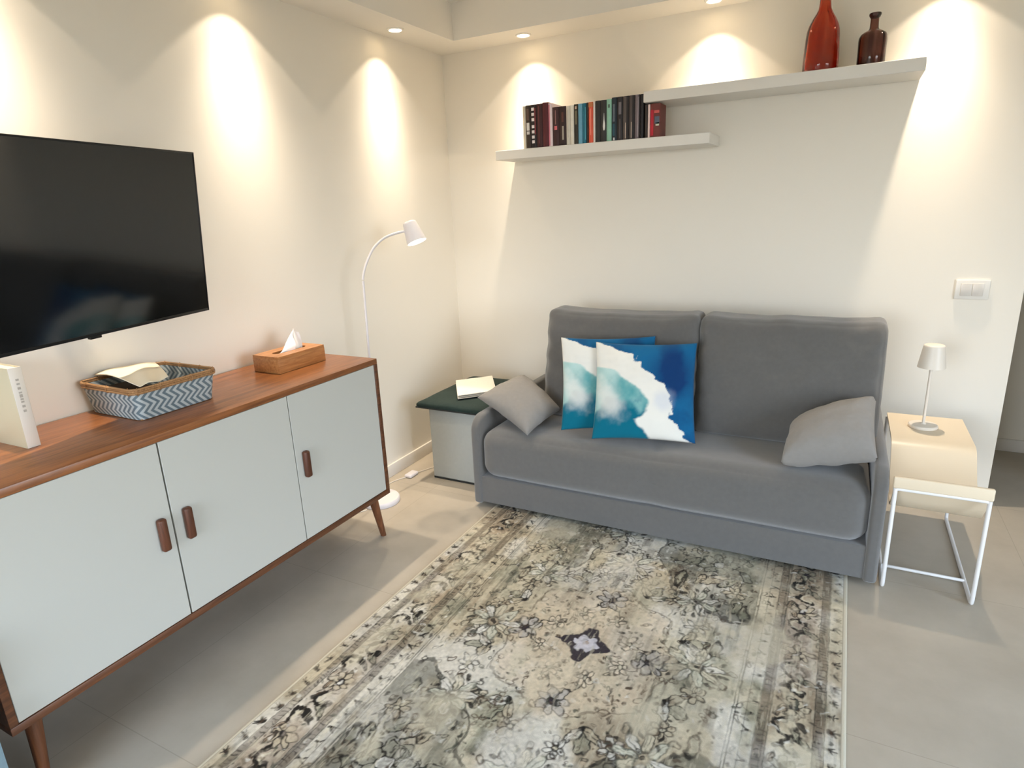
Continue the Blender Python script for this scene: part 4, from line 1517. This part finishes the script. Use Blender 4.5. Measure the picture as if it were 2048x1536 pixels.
    def spray(su, sv):
        u0, v0 = su * (HX - .335), sv * (HY - .34)
        fc = C(150, 148, 132)
        flower(su * .34, sv * .70, .085, 8, .3, fc, 1.0, white)
        flower(su * .425, sv * .52, .045, 6, .1, sand, .9)
        flower(su * .24, sv * .80, .045, 6, .5, sand, .9)
        for q, (u, v, rot, L) in enumerate(((.41, .61, -2.2, .09), (.43, .68, -1.2, .08), (.36, .58, -2.6, .085), (.26, .72, -2.4, .09), (.22, .66, -2.9, .07),
                                            (.30, .60, -1.9, .08), (.46, .74, 2.5, .07), (.40, .79, 2.8, .08), (.30, .82, 3.0, .075), (.45, .46, -1.8, .07), (.17, .77, 3.0, .07))):
            leaf(su * u, sv * v, L, L * .48, math.atan2(sv * math.sin(rot), su * math.cos(rot)), (sage, fc, sand)[q % 3], 1.0)
        curve([(su * .46, sv * .82), (su * .41, sv * .72), (su * .36, sv * .63), (su * .29, sv * .56), (su * .24, sv * .54)], .007, ink)
        curve([(su * .41, sv * .72), (su * .44, sv * .60), (su * .45, sv * .50)], .006, ink)
        curve([(su * .36, sv * .63), (su * .26, sv * .66), (su * .18, sv * .70)], .006, ink)
        for q in range(110):
            u, v = R.uniform(.10, .49), R.uniform(.42, .84)
            ell(su * u, sv * v, R.uniform(.004, .010), R.uniform(.003, .007), R.uniform(0, 3), ink if R.random() < .7 else white, R.random() < .7, .004, R.uniform(.5, .95))
    mirror(spray)
    # ---- central medallion
    r = np.hypot(Uw / 1.0, Vw / 1.15)
    th = np.arctan2(Vw, Uw)
    med = r - (.30 + .022 * np.cos(th * 8) + (n_mid - .5) * .06)
    k = (sstep(.01, -.03, med) * .5)[..., None]
    col[:] = col * (1 - k) + C(206, 188, 164) * k
    a = sstep(.006, .002, np.abs(med)) * .5 * np.clip(fade * fade, 0, 1)
    col[:] = col * (1 - a[..., None]) + brown * a[..., None]
    star = r - (.052 + .030 * np.abs(np.cos(th * 2)) ** 3)
    a = (sstep(.003, -.003, star) * .97)[..., None]
    col[:] = col * (1 - a) + plum * a
    a = (sstep(.003, -.003, r - .036 - .006 * np.cos(th * 6)) * .95)[..., None]
    col[:] = col * (1 - a) + C(196, 192, 198) * a
    ell(0, 0, .010, .010, 0, taupe)
    for q in range(4):
        a_ = PI / 2 * q
        seg(math.cos(a_) * .07, math.sin(a_) * .08, math.cos(a_) * .105, math.sin(a_) * .118, .012, plum, 1)
        flower(math.cos(a_) * .235, math.sin(a_) * .285, .060, 7, a_, C(168, 164, 160), 1.0, plum)
        curve([(math.cos(a_ + e) * rr, math.sin(a_ + e) * rr * 1.15) for e, rr in ((-.35, .17), (-.2, .205), (0, .20), (.2, .205), (.35, .17))], .007, ink, .9)
    for q in range(8):
        a_ = PI / 4 * q + PI / 8
        x, y = math.cos(a_) * .155, math.sin(a_) * .175
        flower(x, y, .036, 6, a_, C(214, 200, 178), .8)
        x, y = math.cos(a_) * .335, math.sin(a_) * .385
        leaf(x, y, .085, .042, a_, sage, .95)
        leaf(x, y, .07, .034, a_ + .9, sand, .95)
        leaf(x, y, .07, .034, a_ - .9, white, .95)
        ell(x, y, .012, .012, 0, ink, True)
        for da in (-.2, .2):
            x2, y2 = math.cos(a_ + da) * .40, math.sin(a_ + da) * .455
            flower(x2, y2, .040, 6, a_, (white, sand)[q % 2], .85)
            x3, y3 = math.cos(a_ + da) * .29, math.sin(a_ + da) * .33
            seg(x, y, x2, y2, .004, ink, .8)
            ell(x3, y3, .010, .014, a_, brown, False, .004, .8)
    for q in range(420):
        a_, rr = R.uniform(0, 2 * PI), R.uniform(.09, .46)
        ell(math.cos(a_) * rr, math.sin(a_) * rr * 1.15, R.uniform(.003, .011), R.uniform(.003, .007), R.uniform(0, 3),
            (ink, brown, brown, grn)[q % 4], R.random() < .6, .0035, R.uniform(.4, .95))
    # ---- lozenges, rings and smudged blocks scattered along the field
    for q in range(46):
        u, v = R.uniform(-.49, .49), R.uniform(-.84, .84)
        if math.hypot(u, v / 1.15) < .40:
            continue
        if q % 3 == 0:
            b = R.uniform(.035, .065)
            ell(u, v, .016, b, R.uniform(-.08, .08), ink, False, .007, R.uniform(.7, 1))
            ell(u, v, .009, b * .7, 0, sage, True, s=.6)
        else:
            sl = win(u, v, .075)
            x, y = np.abs(U[sl] - u), np.abs(V[sl] - v)
            m = sstep(.022, .014, x + (n_str[sl] - .5) * .02) * sstep(.06, .035, y + (n_fin[sl] - .5) * .04)
            put(sl, m * (.35 + .65 * n_str[sl]), grn if q % 2 else brown, R.uniform(.45, .85))
    for q in range(210):
        u, v = R.uniform(-.50, .50), R.uniform(-.86, .86)
        if math.hypot(u, v / 1.15) < .34:
            continue
        cl = int(R.integers(1, 4))
        for e in range(cl):
            ell(u + R.uniform(-.03, .03), v + R.uniform(-.04, .04), .0085, .0085, 0, (ink, brown)[q % 2], False, .0048, R.uniform(.35, .9))
    for q in range(330):
        u, v = R.uniform(-.78, .78), R.uniform(-1.1, 1.1)
        ell(u, v, R.uniform(.003, .010), R.uniform(.003, .007), R.uniform(0, 3), (ink, brown, grn)[q % 3], True, s=R.uniform(.3, .9))
    for u in (-.30, -.12, .14, .31, .42, -.43):
        for sg in (-1, 1):
            v = sg * R.uniform(.46, .8)
            curve([(u + R.uniform(-.004, .004), v - .12), (u, v), (u + R.uniform(-.004, .004), v + .12)], .004, ink, .55)
            curve([(u + .018, v - .10), (u + .018, v + .08)], .003, grn, .5)
    # big pale blossoms with fine outlines
    for (u, v, r_, n_, rot) in ((-.36, -.02, .10, 9, .2), (.37, .05, .10, 9, .1), (-.30, .36, .085, 8, .4), (.31, -.37, .09, 8, .0), (-.30, -.40, .085, 8, .2),
                                (.30, .40, .085, 8, .5), (.0, .56, .10, 9, .1), (.02, -.58, .10, 9, .3), (.12, -.80, .08, 8, .2), (-.10, .80, .08, 8, .6)):
        for q in range(n_):
            a_ = rot + 2 * PI * q / n_
            ell(u + math.cos(a_) * r_ * .62, v + math.sin(a_) * r_ * .62, r_ * .40, r_ * .17, a_, (white, C(200, 200, 184), cream)[q % 3], True, s=.8)
            ell(u + math.cos(a_) * r_ * .62, v + math.sin(a_) * r_ * .62, r_ * .40, r_ * .17, a_, (ink, grn)[q % 2], False, .0045, .8)
            seg(u + math.cos(a_) * r_ * .25, v + math.sin(a_) * r_ * .25, u + math.cos(a_) * r_ * .9, v + math.sin(a_) * r_ * .9, .004, grn, .7)
            ell(u + math.cos(a_ + PI / n_) * r_ * .95, v + math.sin(a_ + PI / n_) * r_ * .95, .016, .007, a_ + .8, ink, True, s=.9)
            ell(u + math.cos(a_) * r_ * 1.15, v + math.sin(a_) * r_ * 1.15, .013, .011, a_, (brown, ink)[q % 2], False, .005, .8)
        ell(u, v, r_ * .11, r_ * .11, 0, ink, True, s=.9)
    # short brush dashes running with the length of the rug
    for q in range(900):
        u, v = R.uniform(-.78, .78), R.uniform(-1.12, 1.12)
        if fbm(np.array([u * 4 + 7]), np.array([v * 3 + 90]), 27, 3)[0] < .46:
            continue
        L_ = R.uniform(.012, .05)
        seg(u, v, u + R.uniform(-.003, .003), v + L_, R.uniform(.003, .008), (ink, brown, grn, grn, cream)[q % 5], R.uniform(.35, .9))
    for q in range(1700):
        u, v = R.uniform(-.79, .79), R.uniform(-1.13, 1.13)
        ell(u, v, R.uniform(.003, .011), R.uniform(.0025, .006), R.uniform(0, 3), (ink, brown, grn, ink, white)[q % 5], R.random() < .75, .0035, R.uniform(.3, .95))
    mot = fbm(U * 95 + 11, V * 95 + 11, 44, 2)
    col[:] = col * (0.80 + 0.40 * mot)[..., None]
    dk = sstep(.48, .66, fbm(U * 4.5 + 33, V * 3.4 + 8, 45, 4))
    col[:] = col * (1 - .22 * dk)[..., None]
    # worn-away abrasion over everything, then the plain selvage
    wear = sstep(.60, .74, fbm(U * 7 + 20, V * 4.5 + 70, 33, 5)) * .55
    col[:] = col * (1 - wear[..., None]) + cream * wear[..., None]
    fl = (sstep(.62, .80, fbm(U * 120, V * 26, 34, 2)) * .35)[..., None]
    col[:] = col * (1 - fl) + cream * fl
    k = sstep(.016, .012, D)[..., None]
    col[:] = col * (1 - k) + C(196, 188, 168) * k
    k = (sstep(.0015, .0005, np.abs(D - .013)) * .4)[..., None]
    col[:] = col * (1 - k) + brown * k
    # ---- mesh: top grid plus a skirt to the floor
    zt_ = 0.008 + 0.0008 * (n_fin - .5)
    zt_ = zt_ - .003 * sstep(.006, 0, D)
    co_ = np.empty((nx * ny, 3), np.float32)
    X, Y = np.meshgrid(gx, gy, indexing='ij')
    co_[:, 0], co_[:, 1], co_[:, 2] = X.ravel(), Y.ravel(), zt_.ravel()
    idx = np.arange(nx * ny).reshape(nx, ny)
    q = np.stack([idx[:-1, :-1], idx[1:, :-1], idx[1:, 1:], idx[:-1, 1:]], -1).reshape(-1, 4)
    ring = np.concatenate([idx[:-1, 0], idx[-1, :-1], idx[:0:-1, -1], idx[0, :0:-1]])
    sk = co_[ring].copy()
    sk[:, 2] = 0.0
    si = np.arange(len(ring)) + nx * ny
    q2 = np.stack([ring, si, np.roll(si, -1), np.roll(ring, -1)], -1)
    co_ = np.concatenate([co_, sk])
    q = np.concatenate([q, q2])
    cc = np.concatenate([col.reshape(-1, 3), col.reshape(-1, 3)[ring]])
    cc = np.concatenate([cc, np.ones((len(cc), 1), np.float32)], 1)
    loc = Vector((CX, CY, 0))
    co_[:, 0] -= CX
    co_[:, 1] -= CY
    me = bpy.data.meshes.new('rug')
    me.vertices.add(len(co_))
    me.vertices.foreach_set('co', co_.ravel())
    me.loops.add(q.size)
    me.loops.foreach_set('vertex_index', q.ravel().astype(np.int32))
    me.polygons.add(len(q))
    me.polygons.foreach_set('loop_start', np.arange(0, q.size, 4, dtype=np.int32))
    me.polygons.foreach_set('loop_total', np.full(len(q), 4, np.int32))
    me.update(calc_edges=True)
    at = me.color_attributes.new('dye', 'FLOAT_COLOR', 'POINT')
    at.data.foreach_set('color', np.clip(cc, 0, 1).astype(np.float32).ravel())
    me.materials.append(attr_mat('worn_rug_pile', 1.0, 420, 0.5, 0.05))
    me.validate()
    o = bpy.data.objects.new('rug', me)
    link(o, None, loc)
    return tag(o, 'worn oriental rug in cream, grey and brown on the tiled floor', 'rug')
make_rug()

# ------------------------------------------------------------------ daylight and camera
w = bpy.data.worlds.new('sky')
SC.world = w
w.use_nodes = True
bg = w.node_tree.nodes['Background']
# bright hazy sky above the horizon, darker ground below it
wn = w.node_tree
wtc = wn.nodes.new('ShaderNodeTexCoord')
wsx = wn.nodes.new('ShaderNodeSeparateXYZ')
wcr = wn.nodes.new('ShaderNodeValToRGB')
wcr.color_ramp.elements[0].position = 0.47
wcr.color_ramp.elements[0].color = (0.10, 0.095, 0.085, 1)
wcr.color_ramp.elements[1].position = 0.52
wcr.color_ramp.elements[1].color = (0.90, 0.95, 1.0, 1)
e3 = wcr.color_ramp.elements.new(0.75)
e3.color = (0.45, 0.68, 1.0, 1)
wma = wn.nodes.new('ShaderNodeMath')
wma.operation = 'MULTIPLY_ADD'
wma.inputs[1].default_value = 0.5
wma.inputs[2].default_value = 0.5
wn.links.new(wtc.outputs['Generated'], wsx.inputs[0])
wn.links.new(wsx.outputs['Z'], wma.inputs[0])
wn.links.new(wma.outputs[0], wcr.inputs['Fac'])
wn.links.new(wcr.outputs['Color'], bg.inputs['Color'])
bg.inputs['Strength'].default_value = 16.5
pl = bpy.data.lights.new('window_portal', 'AREA')
pl.shape = 'RECTANGLE'
pl.size, pl.size_y = WY1 - WY0, WZ1 - WZ0
pl.cycles.is_portal = True
po = bpy.data.objects.new('window_portal', pl)
COL.objects.link(po)
po.matrix_world = Matrix(((0, 0, 1, XR + 0.16), (1, 0, 0, (WY0 + WY1) / 2), (0, 1, 0, (WZ0 + WZ1) / 2), (0, 0, 0, 1)))

pl2 = bpy.data.lights.new('window_portal', 'AREA')
pl2.shape = 'RECTANGLE'
pl2.size, pl2.size_y = WX1 - WX0, FZ1 - FZ0
pl2.cycles.is_portal = True
po2 = bpy.data.objects.new('window_portal', pl2)
COL.objects.link(po2)
po2.matrix_world = Matrix(((-1, 0, 0, (WX0 + WX1) / 2), (0, 0, -1, YF - 0.16), (0, 1, 0, (FZ0 + FZ1) / 2), (0, 0, 0, 1)))

cam = bpy.data.cameras.new('camera')
co = bpy.data.objects.new('camera', cam)
COL.objects.link(co)
yaw, pitch, roll = -0.4912650167566997, 0.27521958772532157, -0.04184680462771932
fw = Vector((math.sin(yaw) * math.cos(pitch), math.cos(yaw) * math.cos(pitch), -math.sin(pitch)))
rt = Vector((math.cos(yaw), -math.sin(yaw), 0))
up = rt.cross(fw)
r2 = math.cos(roll) * rt + math.sin(roll) * up
u2 = -math.sin(roll) * rt + math.cos(roll) * up
mw = Matrix((r2, u2, -fw)).transposed().to_4x4()
mw.translation = (2.2640719, -3.5123414, 1.4997526)
co.matrix_world = mw
cam.sensor_fit = 'HORIZONTAL'
cam.sensor_width = 36
cam.lens = 1246.285 / 2048 * 36
cam.clip_start = 0.02
SC.camera = co

SC.view_settings.view_transform = 'Standard'
SC.view_settings.look = 'None'
SC.view_settings.gamma = 1
SC.view_settings.exposure = -0.06
SC.view_settings.use_curve_mapping = False
SC.cycles.use_denoising = True
SC.cycles.max_bounces = 10
SC.cycles.diffuse_bounces = 6
SC.cycles.caustics_reflective = False
SC.cycles.caustics_refractive = False
SC.cycles.sample_clamp_indirect = 8
